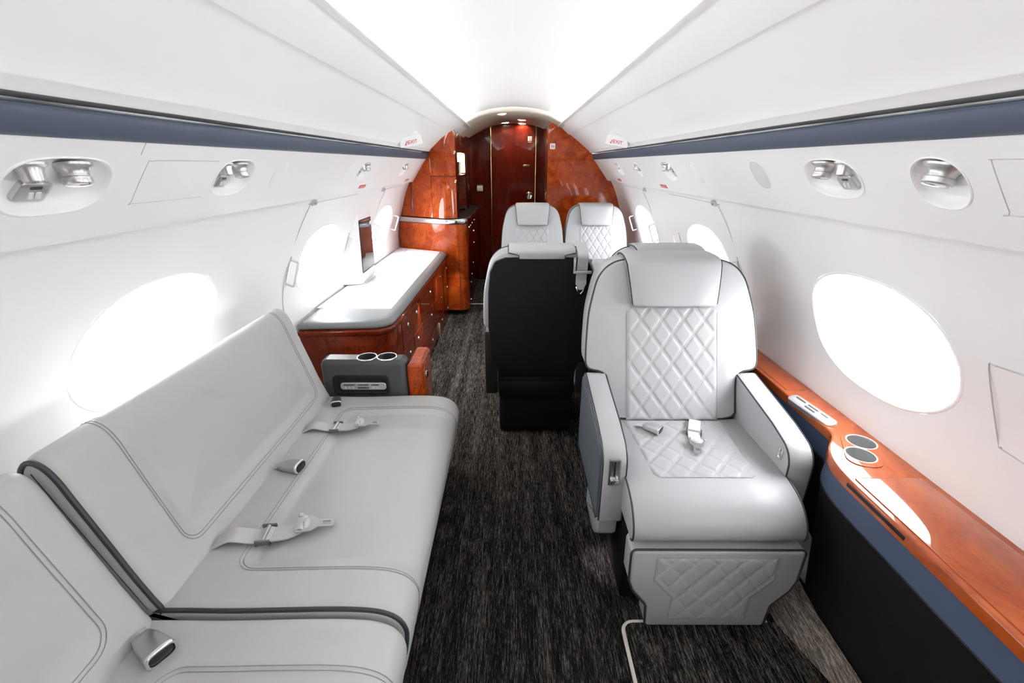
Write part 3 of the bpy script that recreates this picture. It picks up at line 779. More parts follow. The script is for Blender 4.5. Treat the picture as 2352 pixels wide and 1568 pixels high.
for (a, b_), ky in zip(cells, kn):
    for z0, z1, kz in ((.355, .522, .463), (.155, .345, .284), (.03, .145, .09)):
        if z1 < .2 and 2.92 <= a < 3.9: pass
        F_ = cface((a+b_)/2)
        d = obj('drawer_front' if z0 > .3 else 'door', pillow(roundpoly([(a+.002, z0), (b_-.002, z0), (b_-.002, z1), (a+.002, z1)], .004, 2), [(0, -.002), (0, .002), (.002, .0035)], F_), 'burl_dark', cr)
        kf = frame(F_(ky if z0 > .1 or ky < 2.9 else ky-.02, kz, .0035), (0, 1, 0), (0, 0, 1), (1, 0, 0))
        obj('knob', lathe([(.016, -.001), (.016, .002), (.012, .005), (.006, .004), (0, .004)], kf, 18), 'chrome', d)
for y in (2.995, 3.545):
    obj('pull_bar', rbox((xface(y)+.002, y-.008, .005), (xface(y)+.014, y+.008, .13), .004), 'champagne', cr)
obj('vent_slot', rbox((xface(2.44)-.002, 2.43, .525), (xface(2.44)+.006, 2.50, .533), .001), 'graphite', cr)
for x in (-.955, -.70):
    obj('edge_seam', tube([(x, 2.1595+(.02 if x > -.8 else .0), .03), (x, 2.1595+(.02 if x > -.8 else 0), .53)], .0016, n=5), 'toe_black', cr)
cu = thing('bench_cushion', 'pale bench pad with grey leather border lying on the wooden credenza', 'cushion', (-.85, 3.1, .566))
obj('border', pillow(cred_outline(.0), [(.012, .567), (.003, .571), (.0, .580), (.002, .592), (.010, .603), (.024, .609), (.05, .611)], XY), 'pad_border', cu, sharp=60)
obj('insert', pillow(roundpoly([(-.975, 2.39), (-.672, 2.39), (-.668, 4.14), (-.985, 4.30)], .006, 2), [(0, .609), (0, .6118), (.004, .6130)], XY), 'pale_pad', cu)
bo = obj('wall_strip', prism([(-1.085, 2.40), (-.978, 2.40), (-.988, 4.30), (-1.085, 4.35)], .610, .6125, XY, .001), 'pale_pad', cu)

# ------------------------------------------------------------------ galley on the left
def plan_y(x):                       # front of the left bulkhead, bowed towards the cabin
    P = [(-1.13, 4.43), (-1.0, 4.355), (-.85, 4.262), (-.72, 4.20), (-.60, 4.165), (-.48, 4.16), (-.40, 4.17)]
    for (a, ya), (b_, yb_) in zip(P, P[1:]):
        if a <= x <= b_: return ya+(yb_-ya)*(x-a)/(b_-a)
    return 4.17
def shell_z(x):
    x = abs(x)
    if x <= .42: return 1.684+(.42-x)*.30
    pr = [(.722, 1.449), (.66, 1.503), (.60, 1.552), (.535, 1.598), (.514, 1.608), (.42, 1.684)]
    for (a, za), (b_, zb) in zip(pr, pr[1:]):
        if b_ <= x <= a: return za+(zb-za)*(x-a)/(b_-a)
    if x < .76: return 1.449-(x-.722)*1.2
    if x < .897: return PB.y+(.897-x)/(.897-.754)*(PT.y-PB.y)
    if x < .93: return 1.207
    for k_ in range(200):
        z = 1.205-k_*.003
        if wall_x(z) >= x: return z
    return .92
up = thing('galley_cabinet', 'tall orange burl upper cabinet on the left bulkhead with a bowed column', 'cabinet', (-.75, 4.35, .90))
def bowed(x0, x1, zb, zt, y_off, n=24, th=.02):
    v = []; f = []; m_ = 14
    for i in range(n+1):
        x = x0+(x1-x0)*i/n; zt_ = zt(x) if callable(zt) else zt
        for k_ in range(m_+1): v.append((x, plan_y(x)-y_off(x), zb+(zt_-zb)*k_/m_))
    for i in range(n):
        for k_ in range(m_): a = i*(m_+1)+k_; f.append((a, a+1, a+m_+2, a+m_+1))
    q = len(v)
    v += [(x_, y_+th, z_) for x_, y_, z_ in v]
    f += [tuple(i+q for i in fc)[::-1] for fc in f]
    ring = [i*(m_+1) for i in range(n+1)]; top = [i*(m_+1)+m_ for i in range(n+1)]
    for i in range(n):
        f.append((ring[i], ring[i+1], ring[i+1]+q, ring[i]+q)); f.append((top[i], top[i]+q, top[i+1]+q, top[i+1]))
    for k_ in range(m_):
        f.append((k_, k_+q, k_+1+q, k_+1)); a = n*(m_+1)+k_; f.append((a, a+1, a+1+q, a+q))
    return v, f
# flat burl panel to the wall, then the bowed door column
XS = -.725; XE = -.497
obj('bulkhead_panel', bowed(-1.108, XS, .905, lambda x: shell_z(x)+.01, lambda x: 0), 'burl', up, sharp=60)
colb = lambda x: .045*(1-((x-(XS+XE)/2)/((XE-XS)/2))**2) if XS < x < XE else 0
def dtop(x): return min(shell_z(x)-.035, 1.475+.085*math.sqrt(max(0, 1-((x-XE)/(XS-XE))**2)))
obj('column_head', bowed(XS, XE, 1.40, lambda x: shell_z(x)+.01, lambda x: max(0, colb(x)-.004)), 'burl', up, sharp=60)
d = obj('upper_door', bowed(XS+.003, XE-.002, 1.255, dtop, lambda x: colb(x)+.002, th=.03), 'burl', up, sharp=60)
obj('latch', rbox((XE-.012, 4.150, 1.43), (XE+.004, 4.162, 1.455), .002), 'chrome', d)
d = obj('lower_door', bowed(XS+.003, XE-.002, .905, 1.250, lambda x: colb(x)+.002, th=.03), 'burl', up, sharp=60)
obj('latch', rbox((XE-.012, 4.150, 1.20), (XE+.004, 4.162, 1.225), .002), 'chrome', d)
# side towards the corridor with an open lit display niche
SX = XE
for a, b_, c, e in ((4.17, 4.30, .905, 1.60), (4.30, 5.20, 1.45, 1.60), (5.20, 5.60, .905, 1.62)):
    obj('side_panel', rbox((SX-.02, a, c), (SX, b_, e), .002), 'mahogany', up)
obj('shelf', rbox((-.90, 4.30, 1.235), (SX-.001, 5.20, 1.255), .003), 'mahogany', up)
obj('niche_back', rbox((-.93, 4.30, .93), (-.90, 5.20, 1.46), .002), 'burl_dark', up)
obj('light_panel', rbox((-.86, 5.168, 1.265), (-.52, 5.178, 1.445), .001), 'display_glow', up)
obj('niche_top', rbox((-.90, 4.30, 1.448), (SX-.021, 5.20, 1.465), .002), 'mahogany', up)
obj('niche_end', rbox((-.90, 5.18, .93), (SX-.021, 5.20, 1.45), .002), 'burl_dark', up)
# crystal on the shelf
fr0 = lambda x, y, z: frame((x, y, z), (1, 0, 0), (0, 1, 0), (0, 0, 1))
gi = 0
proto = None
spots = [(-.545, 4.40), (-.545, 4.52), (-.55, 4.64), (-.555, 4.78), (-.56, 4.92)]
names = ['nearest the cabin', 'second from the cabin', 'middle one of five', 'second from the far end', 'farthest from the cabin']
for (x, y), d_ in zip(spots, names):
    g = lathe([(.0, .002), (.026, .0), (.028, .004), (.031, .06), (.034, .115), (.0325, .115), (.029, .06), (.026, .010), (0, .009)], fr0(x, y, 1.255), 20)
    tag(obj('crystal_tumbler', g, 'crystal', loc=(x, y, 1.255)), 'clear crystal tumbler on the lit galley shelf, %s' % d_, 'glass', 'crystal on the galley shelf')
lo = thing('galley_base_cabinet', 'lower burl galley cabinet under the counter, with rounded corner and knobs', 'cabinet', (-.75, 4.4, 0))
XB = -.425
xs = [-1.11+(XB-.075+1.11)*i/20 for i in range(21)]
PLAN = [(x, plan_y(x)+.006) for x in xs]+[(XB-.075+.075*sin(q), 4.245-.075*cos(q)) for q in [pi/2*k_/8 for k_ in range(1, 9)]]+[(XB, 5.60), (-1.11, 5.60)]
def hug(vf):
    return ([(max(x, -(wall_x(z)-.004)), y, z) for x, y, z in vf[0]], vf[1])
obj('body', hug(pillow(PLAN, [(0, .05), (0, .15), (0, .3), (0, .45), (0, .6), (0, .7), (0, .8), (0, .848)], XY)), 'burl', lo, sharp=40)
obj('toe_kick', hug(pillow(offset_poly(PLAN, .05), [(0, 0), (0, .06)], XY)), 'toe_black', lo)
obj('corridor_face', rbox((XB-.012, 4.32, .055), (XB+.002, 5.595, .845), .002), 'mahogany', lo)
obj('corner_seam', tube([(-.502, 4.1625, .06), (-.502, 4.1625, .845)], .0014, n=5), 'toe_black', lo)
for y, z in ((4.36, .80), (4.50, .80), (4.70, .80), (4.96, .80), (4.86, .70), (4.86, .58), (4.70, .40), (4.52, .32), (4.42, .26), (4.36, .10)):
    obj('knob', lathe([(.011, 0), (.011, .005), (.008, .010), (0, .010)], frame((XB+.002, y, z), (0, 1, 0), (0, 0, 1), (1, 0, 0)), 14), 'chrome', lo)
PL2 = [(x, plan_y(x)-.012) for x in xs]+[(XB-.075+.090*sin(q), 4.245-.0905*cos(q)) for q in [pi/2*k_/8 for k_ in range(1, 9)]]+[(XB+.015, 5.60), (-1.11, 5.60)]
ct = thing('galley_countertop', 'dark galley counter with a bright chrome front edge on the left bulkhead', 'countertop', (-.75, 4.4, .85))
obj('slab', hug(pillow(PL2, [(.004, .850), (.0, .854), (0, .895), (.004, .9)], XY)), 'dark_plastic', ct, sharp=40)
obj('edge_band', hug(pillow(PL2, [(.003, .852), (-.005, .855), (-.008, .862), (-.008, .888), (-.005, .895), (.003, .898)], XY)), 'chrome', ct, sharp=30)
tr_ = thing('brass_tray', 'shiny brass tray lying on the galley counter', 'tray', (-.56, 4.80, .9))
obj('dish', pillow(rrect(-.57, 4.80, .13, .30, .03), [(0, .9), (0, .903), (-.012, .916), (-.010, .917), (.006, .905)], XY), 'gold', tr_)
obj('handle', tube([(-.62, 4.97, .915), (-.60, 4.985, .93), (-.54, 4.985, .93), (-.52, 4.97, .915)], .004, n=8), 'gold', tr_)

# ------------------------------------------------------------------ far corridor: door wall
dr = struct(obj('door_1', pillow([(-.255, .02), (.246, .02)]+[(x, 1.765-.55*x*x*.9) for x in [.246-.501*k_/12 for k_ in range(13)]], [(0, 0), (0, .02), (.003, .023)], frame((0, 5.62, 0), (1, 0, 0), (0, 0, 1), (0, -1, 0))), 'mahogany'))
DF = frame((0, 5.597, 0), (1, 0, 0), (0, 0, 1), (0, -1, 0))
o = obj('door_knob', lathe([(.044, 0), (.044, .004), (.038, .010), (.030, .006), (0, .006)], frame(DF(.178, 1.004, 0), (1, 0, 0), (0, 0, 1), (0, -1, 0)), 28), 'chrome', dr)
obj('turn_grip', rbox((.168, 5.570, .968), (.188, 5.592, 1.040), .006), 'satin', o)
obj('flush_latch', pillow(rrect(.145, 1.334, .080, .022, .010), [(0, 0), (0, .003), (.003, .004), (.005, .001)], DF), 'gold', dr)
obj('latch_pad', pillow(rrect(.145, 1.334, .066, .010, .005), [(0, .001), (0, .003)], DF), 'dark_plastic', dr)
for x in (-.262, .250):
    obj('edge_strip', rbox((x-.006, 5.590, .02), (x+.006, 5.60, 1.742), .003), 'gold', dr)
struct(obj('wall_corridor', rbox((.33, 4.66, 0), (.36, 5.62, 1.73), .003), 'mahogany'))
t = thing('no_smoking_placard', 'small no-smoking placard on the dark corridor door', 'placard', DF(.18, 1.617, 0))
obj('plate', pillow(rrect(.18, 1.617, .046, .048, .005), [(0, 0), (0, .001), (.001, .0015)], DF), 'white_plate', t)
g = G().add(tube([DF(.18+.015*cos(q), 1.617+.015*sin(q), .002) for q in [2*pi*k_/24 for k_ in range(24)]], .0022, True, 6))
g.add(tube([DF(.18-.0105, 1.617+.0105, .002), DF(.18+.0105, 1.617-.0105, .002)], .002, n=6))
obj('symbol', g, 'red_print', t)
obj('caption', pillow(rrect(.18, 1.582, .040, .006, .001), [(0, 0), (0, .001)], DF), 'champagne', t)
t = thing('wall_socket', 'small pale square outlet plate low beside the dark corridor door', 'socket', (-.397, 5.62, 1.093))
EF = frame((0, 5.62, 0), (1, 0, 0), (0, 0, 1), (0, -1, 0))
obj('plate', pillow(rrect(-.397, 1.085, .068, .060, .003), [(0, 0), (0, .006), (.003, .008)], EF), 'white_plate', t)
obj('cover', pillow(rrect(-.397, 1.122, .068, .010, .002), [(0, 0), (0, .007)], EF), 'gold', t)
struct(obj('trim_10', rbox((-.47, 4.518, 0), (.33, 4.545, .006), .002), 'white_trim'))

# right bulkhead behind the facing seats
YR = 4.65
xsr = [.32+(1.112-.32)*i/40 for i in range(41)]
P = [(.32, 0), (1.01, 0)]+[(wall_x(z)+.01, z) for z in (.2, .4, .6, .75)]+[(x, shell_z(x)+.012) for x in xsr[::-1] if x < 1.095]
struct(obj('wall_partition', prism(P, YR, YR+.04, XZ, 0), 'burl'))
struct(obj('trim_11', prism([(.32, 1.705), (.325, 1.66), (.345, 1.652), (.42, 1.685), (.44, 1.70), (.40, 1.72), (.33, 1.765)], YR-.012, YR, XZ, .002), 'burl'))
t = thing('lavatory_placard', 'small white pictogram placard high on the right wooden partition', 'placard', (.36, YR, 1.51))
RF = frame((0, YR, 0), (1, 0, 0), (0, 0, 1), (0, -1, 0))
obj('plate', pillow(rrect(.364, 1.507, .050, .050, .008), [(0, 0), (0, .001), (.001, .0016)], RF), 'white_plate', t)
obj('pictogram', pillow(rrect(.357, 1.506, .009, .028, .002), [(0, .001), (0, .0022)], RF), 'red_print', t)
obj('pictogram', pillow(rrect(.373, 1.504, .007, .020, .002), [(0, .001), (0, .0022)], RF), 'navy', t)

# ------------------------------------------------------------------ side ledge on the right
lg = thing('side_ledge', 'glossy orange-brown wooden side ledge along the right wall with two cup holders', 'ledge', (.98, 1.2, 0))
INN = [(.884, -1.85), (.884, .96), (.887, 1.02), (.897, 1.075), (.915, 1.12), (.938, 1.155), (.962, 1.182), (.984, 1.215), (.988, 1.25), (.989, 3.0), (.989, 4.60)]
INN = [INN[0]]+catmull(INN[1:9], 4)+INN[9:]
LC = [(1.040, 1.163, .036), (.992, 1.098, .036)]
outl = [(1.112, -1.85)]+[(1.112, 4.60)]+INN[::-1]
obj('top', holed_top(outl, LC, .575, .030, .005), 'ledge_wood', lg, sharp=45)
for x, y, r in LC: cup(lg, x, y, .575, r, .07, 'white_trim')
obj('cup_plate', holed_top(roundpoly([(.925, 1.055), (1.01, 1.035), (1.095, 1.14), (1.06, 1.225), (1.0, 1.20)], .04, 6), LC, .5775, .003, .001), 'ledge_wood', lg)
obj('lid', prism(roundpoly([(.902, -.2), (1.078, -.2), (1.078, .995), (.902, .995)], .006, 2), .572, .5775, XY, .0012), 'ledge_wood', lg)
obj('table_slot', rbox((.8825, .80, .556), (.894, .99, .566), .001), 'toe_black', lg)
obj('lid_far', prism(roundpoly([(1.005, 1.50), (1.075, 1.50), (1.075, 2.2), (1.005, 2.2)], .004, 2), .572, .5768, XY, .001), 'ledge_wood', lg)
def skirt(P, off_t, zt, off_b, zb, nz=1):
    v = []; f = []; n = len(P)
    for k_ in range(nz+1):
        t_ = k_/nz; o_ = off_t+(off_b-off_t)*t_; z = zt+(zb-zt)*t_
        v += [(x+o_, y, z) for x, y in P]
    for k_ in range(nz):
        for i in range(n-1): f.append((k_*n+i, k_*n+i+1, (k_+1)*n+i+1, (k_+1)*n+i))
    return v, f
obj('blue_band', skirt(INN, .006, .547, .003, .470, 2), 'navy', lg, sharp=70)
obj('side_panel', skirt(INN, .006, .470, .062, .0, 2), 'black_leather', lg, sharp=70)
obj('seam_cord', tube([(x+.004, y, .471) for x, y in INN], .003, n=6), 'charcoal', lg)
cpf = frame((1.003, 1.348, .577), Vector((.12, -1, 0)).normalized(), Vector((1, .12, .25)).normalized(), Vector((-.25, -.03, 1)).normalized())
o = obj('control_panel', pillow(rrect(0, 0, .195, .040, .014), [(0, -.012), (0, .005), (.003, .0075)], cpf), 'silver_paint', lg)
panel_bits(o, lambda a, b_, h: cpf(a, b_, h-.002), .19)

# carpet: bound hatch panel and the light-painted flap running up to the dado
mt = thing('floor_mat', 'dark striped carpet mat with pale bound edge on the floor by the leg rest', 'mat', (.6, .6, 0))
obj('pile', prism(roundpoly([(.345, -.8), (.93, -.8), (.93, 1.10), (.345, 1.10)][::1], [0, 0, 0, 0]) if False else roundpoly([(.345, -.8), (.954, -.8), (.954, .5), (.945, .55), (.880, .842), (.826, 1.018), (.345, 1.018)], [0, 0, 0, 0, 0, 0, .03], 6), 0, .007, XY, .002), 'carpet', mt)
bp_ = [(.341, -.8), (.341, .985)]+[(.341+.035-.035*cos(q), .985+.035*sin(q)) for q in [pi/2*k_/6 for k_ in range(1, 7)]]+[(.80, 1.022)]
obj('binding', tube([(x, y, .004) for x, y in bp_], .0062, n=8, flat=.8), 'binding', mt)
tag(obj('carpet_flap_lit', skirt([(.800, 1.35), (.826, 1.01), (.852, .93), (.880, .842), (.915, .72), (.94, .6)], 0, .0075, 0, .0075)if False else
        ([(.800, 1.35, .002), (.826, 1.01, .008), (.880, .842, .008), (.945, .55, .008), (.985, 1.35, .052), (.938, 1.01, .058), (.934, .842, .058), (.936, .55, .058)], [(0, 1, 5, 4), (1, 2, 6, 5), (2, 3, 7, 6)]), 'carpet_flap_lit'),
    'striped carpet strip, window light painted into its colour, sloping up to the black side panel, bottom right', 'carpet')

# ------------------------------------------------------------------ seats
def quilt(hw, v0, v1, fr_, p, q, amp, nu=110, nv=150, h0=0., groove=.0058, edge=.012):
    """diamond-quilted leather panel with double stitch lines; hw(v) = half width"""
    vv = []; f = []
    for j in range(nv+1):
        v = v0+(v1-v0)*j/nv; w = hw(v)
        for i in range(nu+1):
            u = -w+2*w*i/nu
            a = u/p+v/q; b_ = u/p-v/q
            k_ = 1/math.sqrt(1/p**2+1/q**2)
            h = 1.
            for t_ in (a, b_):
                d_ = abs(t_-round(t_))*k_
                h *= 1-exp(-(d_/groove)**2)*(1-.55*exp(-(d_/(groove*.42))**2))
            e = min(w-abs(u), v-v0, v1-v)
            fall = min(1, max(0, e)/edge); fall = 1-(1-fall)**2
            vv.append(fr_(u, v, h0+amp*(.25+.75*h)*fall))
    for j in range(nv):
        for i in range(nu): a = j*(nu+1)+i; f.append((a, a+1, a+nu+2, a+nu+1))
    return vv, f
def stitches(hw, v0, v1, fr_, p, q, h):
    """thread along the double stitch lines"""
    g = G(); k_ = 1/math.sqrt(1/p**2+1/q**2)
    W = max(hw(v0), hw(v1))
    for sgn in (1, -1):
        for kk in range(-14, 15):
            for off in (-.0026, .0026):
                v = v0+.004; step = .0042
                seg = []
                L_ = math.hypot(p, q)
                while v < v1-.004:
                    u = p*(kk+off/k_ - sgn*v/q)
                    if abs(u) < hw(v)-.004:
                        du, dv = -sgn*p/L_*.0013, q/L_*.0013
                        nu_, nv_ = dv/.0013*.0005, -du/.0013*.0005
                        a = len(g.v)
                        g.v += [fr_(u-du-nu_, v-dv-nv_, h+.0006), fr_(u+du-nu_, v+dv-nv_, h+.0006), fr_(u+du+nu_, v+dv+nv_, h+.0006), fr_(u-du+nu_, v-dv+nv_, h+.0006), fr_(u, v, h+.0011)]
                        g.f += [(a, a+1, a+4), (a+1, a+2, a+4), (a+2, a+3, a+4), (a+3, a, a+4)]
                    v += step*q/L_
    return g

def make_seat(lab, group):
    t = thing('cabin_seat', lab, 'seat', (0, 0, 0), group)
    # seat cushion: side profile swept across
    prof = [(.19, .335), (.20, .40), (.195, .452), (.16, .462), (.0, .464), (-.12, .464), (-.19, .456), (-.245, .436), (-.278, .405), (-.293, .372), (-.290, .345), (-.272, .332)]
    prof = [tuple(p_) for p_ in catmull(prof, 5)]
    def sw(hw_, ins):
        return pillow(prof, [(ins[k_][0], ins[k_][1]) for k_ in range(len(ins))], frame((0, 0, 0), (0, 1, 0), (0, 0, 1), (1, 0, 0)))
    seat = obj('seat_cushion', sw(.25, [(.016, -.250), (.006, -.2485), (.0, -.242), (0, -.1), (0, 0), (0, .1), (0, .242), (.006, .2485), (.016, .250)]), 'leather', t, sharp=45)
    for sx in (-1, 1): obj('piping', tube([(sx*.2465, y-.0, z) for y, z in offset_poly(prof, .001)[24:]], .0026, n=6), 'piping', seat)
    SF = frame((0, 0, .464), (1, 0, 0), (0, 1, 0), (0, 0, 1))
    hws = lambda v: .158+.022*(v+.155)/.32 - (.02*max(0, 1-(v+.158)/.02)**2)
    qs = obj('quilted_insert', quilt(hws, -.158, .17, SF, .080, .092, .0055, 100, 96, h0=-.0012), 'leather', seat)
    obj('stitching', stitches(hws, -.158, .17, SF, .080, .092, .0012), 'webbing_light', qs)
    # backrest
    V = Vector((0, .223, .58)).normalized(); N = Vector((0, -1.05, .03)); BF = frame((0, .177, .46), (1, 0, 0), V, N)
    half = [(0, .606), (.12, .606), (.178, .601), (.215, .591), (.250, .568), (.278, .528), (.294, .47), (.311, .398), (.318, .31), (.321, .25), (.321, .212), (.314, .194), (.298, .185), (.270, .181), (.254, .173), (.244, .158), (.240, .13), (.240, 0)]
    out = chaikin(half+[(-a, b_) for a, b_ in half[::-1][:-1]], 2)
    back = obj('backrest', pillow(out, [(.012, -.118), (.006, -.114), (.0, -.098), (.0, -.02), (.0015, -.010), (.004, -.003), (.008, .0015), (.012, .003)], BF), 'leather', t, sharp=45)
    obj('piping', tube([BF(a, b_, -.004) for a, b_ in offset_poly(out, .0015)], .0030, True, 6), 'piping', back)
    hwb = lambda v: .168 - .022*max(0, 1-(.428-v)/.03)**2
    qb = obj('quilted_insert', quilt(hwb, .004, .428, BF, .0785, .108, .0065, 110, 140, h0=.003), 'leather', back)
    obj('stitching', stitches(hwb, .004, .428, BF, .0785, .108, .0059), 'webbing_light', qb)
    obj('insert_seam', tube([BF(-.168, .0, .0036), BF(-.168, .40, .0036), BF(-.146, .43, .0036), BF(.146, .43, .0036), BF(.168, .40, .0036), BF(.168, 0, .0036)], .0016, n=5), 'seam', qb)
    bo_ = roundpoly([(-.285, -.04), (-.262, -.20), (.262, -.20), (.285, -.04), (.292, .20), (.285, .40), (.272, .505), (.245, .555), (.19, .574), (-.19, .574), (-.245, .555), (-.272, .505), (-.285, .40), (-.292, .20)], .03, 2)
    bo_ = chaikin(bo_, 2)
    bk = obj('back_shell', pillow(bo_, [(0, -.105), (0, -.122), (.004, -.127), (.012, -.128)], BF), 'charcoal', t, sharp=45)
    bk['label'] = 'charcoal leather rear panel of the backrest'
    # headrest draped over the top edge
    path = catmull([(.432, .020), (.437, .036), (.45, .042), (.52, .044), (.58, .040), (.600, .030), (.613, .006), (.618, -.04), (.618, -.085), (.612, -.118), (.598, -.134), (.572, -.136)], 5)
    v = []; f = []; m_ = 0
    es = [(-1, -.03), (-1, -.012), (-.985, -.003), (-.95, .001), (-.5, .0025), (0, .003), (.5, .0025), (.95, .001), (.985, -.003), (1, -.012), (1, -.03)]
    pts = [Vector(p_) for p_ in path]; edgeL = []; edgeR = []
    for i, p_ in enumerate(pts):
        tt = (pts[min(i+1, len(pts)-1)]-pts[max(0, i-1)]).normalized(); nn = Vector((-tt.y, tt.x))
        nn = -nn if nn.dot(p_-Vector((.5, -.05))) < 0 else nn
        s_ = i/(len(pts)-1)
        if p_.y > -.02: w = .153+.022*min(1, max(0, (p_.x-.437)/.17))
        elif p_.x > .598: w = .172
        else: w = .172-.055*min(1, (.600-p_.x)/.010)
        for e_, h_ in es: q_ = p_+nn*h_; v.append(BF(w*e_, q_.x, q_.y))
        edgeL.append(BF(-w, *(p_+nn*-.008))); edgeR.append(BF(w, *(p_+nn*-.008)))
    m_ = len(es)
    for i in range(len(pts)-1):
        for k_ in range(m_-1): f.append((i*m_+k_, i*m_+k_+1, (i+1)*m_+k_+1, (i+1)*m_+k_))
    f.append(tuple(range(m_))); f.append(tuple((len(pts)-1)*m_+k_ for k_ in range(m_))[::-1])
    hd = obj('headrest', (v, f), 'leather', t, sharp=50)
    loop = edgeL[3:]+edgeR[3:][::-1]
    obj('piping', tube(loop, .0030, True, 6), 'piping', hd)
    # armrests
    for sx in (-1, 1):
        ap = roundpoly([(.285, .285), (.285, .60), (.25, .624), (-.03, .578), (-.155, .545), (-.155, .285)], [.01, .03, .03, .05, .07, .01], 6)
        A = frame((0, 0, 0), (0, 1, 0), (0, 0, 1), (1, 0, 0))
        x0, x1 = (.243, .318) if sx > 0 else (-.318, -.243)
        arm = obj('armrest', prism(ap, x0, x1, A, .008), 'leather', t, sharp=40)
        for xx in (x0+.001, x1-.001): obj('piping', tube([(xx, y, z) for y, z in offset_poly(ap, .003)[8:]], .0026, n=6), 'piping', arm)
        op = offset_poly(ap, .012)
        oo = obj('outer_panel', prism(op, (.316 if sx > 0 else -.326), (.326 if sx > 0 else -.316), A, .004), 'arm_grey', arm)
        oo['label'] = 'dark grey outer panel of the armrest'
        obj('rear_cap', rbox((x0-.006 if sx < 0 else x0+.004, .262, .25), (x1-.004 if sx < 0 else x1+.006, .300, .585), .012), 'charcoal', arm)
        if sx < 0:
            fr_ = frame((-.281, -.1555, .478), (1, 0, 0), (0, 0, 1), (0, -1, 0))
            pl_ = obj('recline_lever', pillow(rrect(0, 0, .034, .092, .003), [(0, -.003), (0, .003), (.004, .004), (.005, .0005)], fr_), 'satin', arm)
            obj('slot', pillow(rrect(0, .012, .004, .055, .002), [(0, .0004), (0, .0016)], fr_), 'dark_plastic', pl_)
            obj('lever', rbox((-.294, -.168, .442), (-.268, -.155, .456), .003), 'chrome', pl_)
        else:
            fr_ = frame((.243, -.105, .515), (0, 1, 0), (0, 0, 1), (-1, 0, 0))
            sw_ = obj('switch', pillow(rrect(0, 0, .022, .042, .008), [(0, -.002), (0, .003), (.003, .004), (.005, .001)], fr_), 'chrome', arm)
            obj('rocker', rbox((.238, -.110, .513), (.2425, -.100, .517), .001), 'satin', sw_)
        x0, x1 = (.248, .312) if sx > 0 else (-.312, -.248)
        obj('side_skirt', prism(roundpoly([(-.132, .288), (.10, .288), (.10, .15), (-.06, .15), (-.128, .215)], [.004, .004, .01, .05, .03], 5), x0, x1, A, .012), 'leather', t)
    # leg rest: T shaped plate hanging from the front of the cushion
    LF = frame((.004, -.300, 0), (1, 0, 0), (0, 0, 1), (0, -1, 0))
    lp = roundpoly([(.184, .012), (.190, .10), (.236, .160), (.250, .20), (.252, .318), (-.252, .318), (-.250, .20), (-.236, .160), (-.190, .10), (-.184, .012)], [.013, .03, .03, .03, .016, .016, .03, .03, .03, .013], 6)
    lr = obj('leg_rest', pillow(lp, [(.004, -.075), (.0, -.068), (0, -.010), (.0015, -.005), (.004, -.0015), (.008, .001), (.0115, .002)], LF), 'leather', t, sharp=45)
    obj('piping', tube([LF(a, b_, -.003) for a, b_ in lp[6:-6]], .0034, n=6), 'piping', lr)
    hwl = lambda z: .177 if z > .205 else (.117 if z < .135 else .117+.06*(z-.135)/.07)
    ql = obj('quilted_insert', quilt(hwl, .048, .293, LF, .067, .088, .0055, 100, 80, h0=.0005), 'leather', lr)
    obj('stitching', stitches(hwl, .048, .293, LF, .067, .088, .0033), 'webbing_light', ql)
    obj('insert_seam', tube([LF(a, b_, .0022) for a, b_ in [(-.117, .048), (-.117, .135), (-.177, .205), (-.177, .293), (.177, .293), (.177, .205), (.117, .135), (.117, .048)]], .0014, True, 5), 'seam', ql)
    obj('base', rbox((-.238, -.20, .01), (.238, .265, .335), .012), 'black_leather', t)
    obj('rear_trim', rbox((-.24, .235, .225), (.24, .285, .315), .008), 'black_leather', t)
    return t
A = make_seat('pale grey quilted leather armchair facing the camera at right, leg rest hanging down', None)
A.location = (.588, 1.30, 0)
PS_ = (.80, 1, 1); PF_ = (.835, 1, 1)
dup(A, (.116, 2.38, 0), pi, PS_, 'seat turned away showing its large charcoal back with a buckle strap', 'paired seats')
dup(A, (.641, 2.38, 0), pi, PS_, 'seat turned away, hidden behind the pale armchair with only its top showing', 'paired seats')
dup(A, (.160, 3.68, 0), 0, PF_, 'left one of the two far seats facing the camera before the partition', 'paired seats')
dup(A, (.706, 3.68, 0), 0, PF_, 'right one of the two far seats facing the camera before the partition', 'paired seats')
# belts on the near armchair
buckle('silver seat belt buckle lying on the left of the pale armchair seat', (.492, 1.392, .4685), radians(-40), 0, .95, 'silver_paint', 'armchair seat belt')
belt('light lap belt with metal tongue lying on the quilted armchair seat', (.668, 1.462, .4675), radians(-112), .86, 'webbing_light', 'armchair seat belt')
# shoulder strap over the dark seat back
hs = thing('shoulder_strap', 'light shoulder strap with bracket and hook hanging on the charcoal seat back', 'seat belt', (.283, 1.90, 1.0))
def rb(z): return 2.38-.177-(z-.46)*.3845-.140      # rear face of that seat, world y
obj('webbing', ribbon(catmull([(.281, 1.965, 1.040), (.281, 1.905, 1.036), (.282, rb(1.01)-.004, 1.008), (.283, rb(.97)-.010, .97), (.283, rb(.94)-.012, .94), (.284, rb(.90)-.010, .90), (.285, rb(.875)-.010, .872)], 5), (.044, 0, 0), .004), 'webbing', hs)
g = G()
y_ = rb(.965)-.012
g.add(rbox((.246, y_-.005, .935), (.256, y_+.004, .99), .002)); g.add(rbox((.246, y_-.005, .928), (.322, y_+.004, .940), .002)); g.add(rbox((.310, y_+.002, .975), (.322, y_+.008, .990), .002)); g.add(rbox((.246, y_+.002, .975), (.258, y_+.008, .995), .002))
obj('bracket', g, 'silver_paint', hs)
y_ = rb(.86)-.010
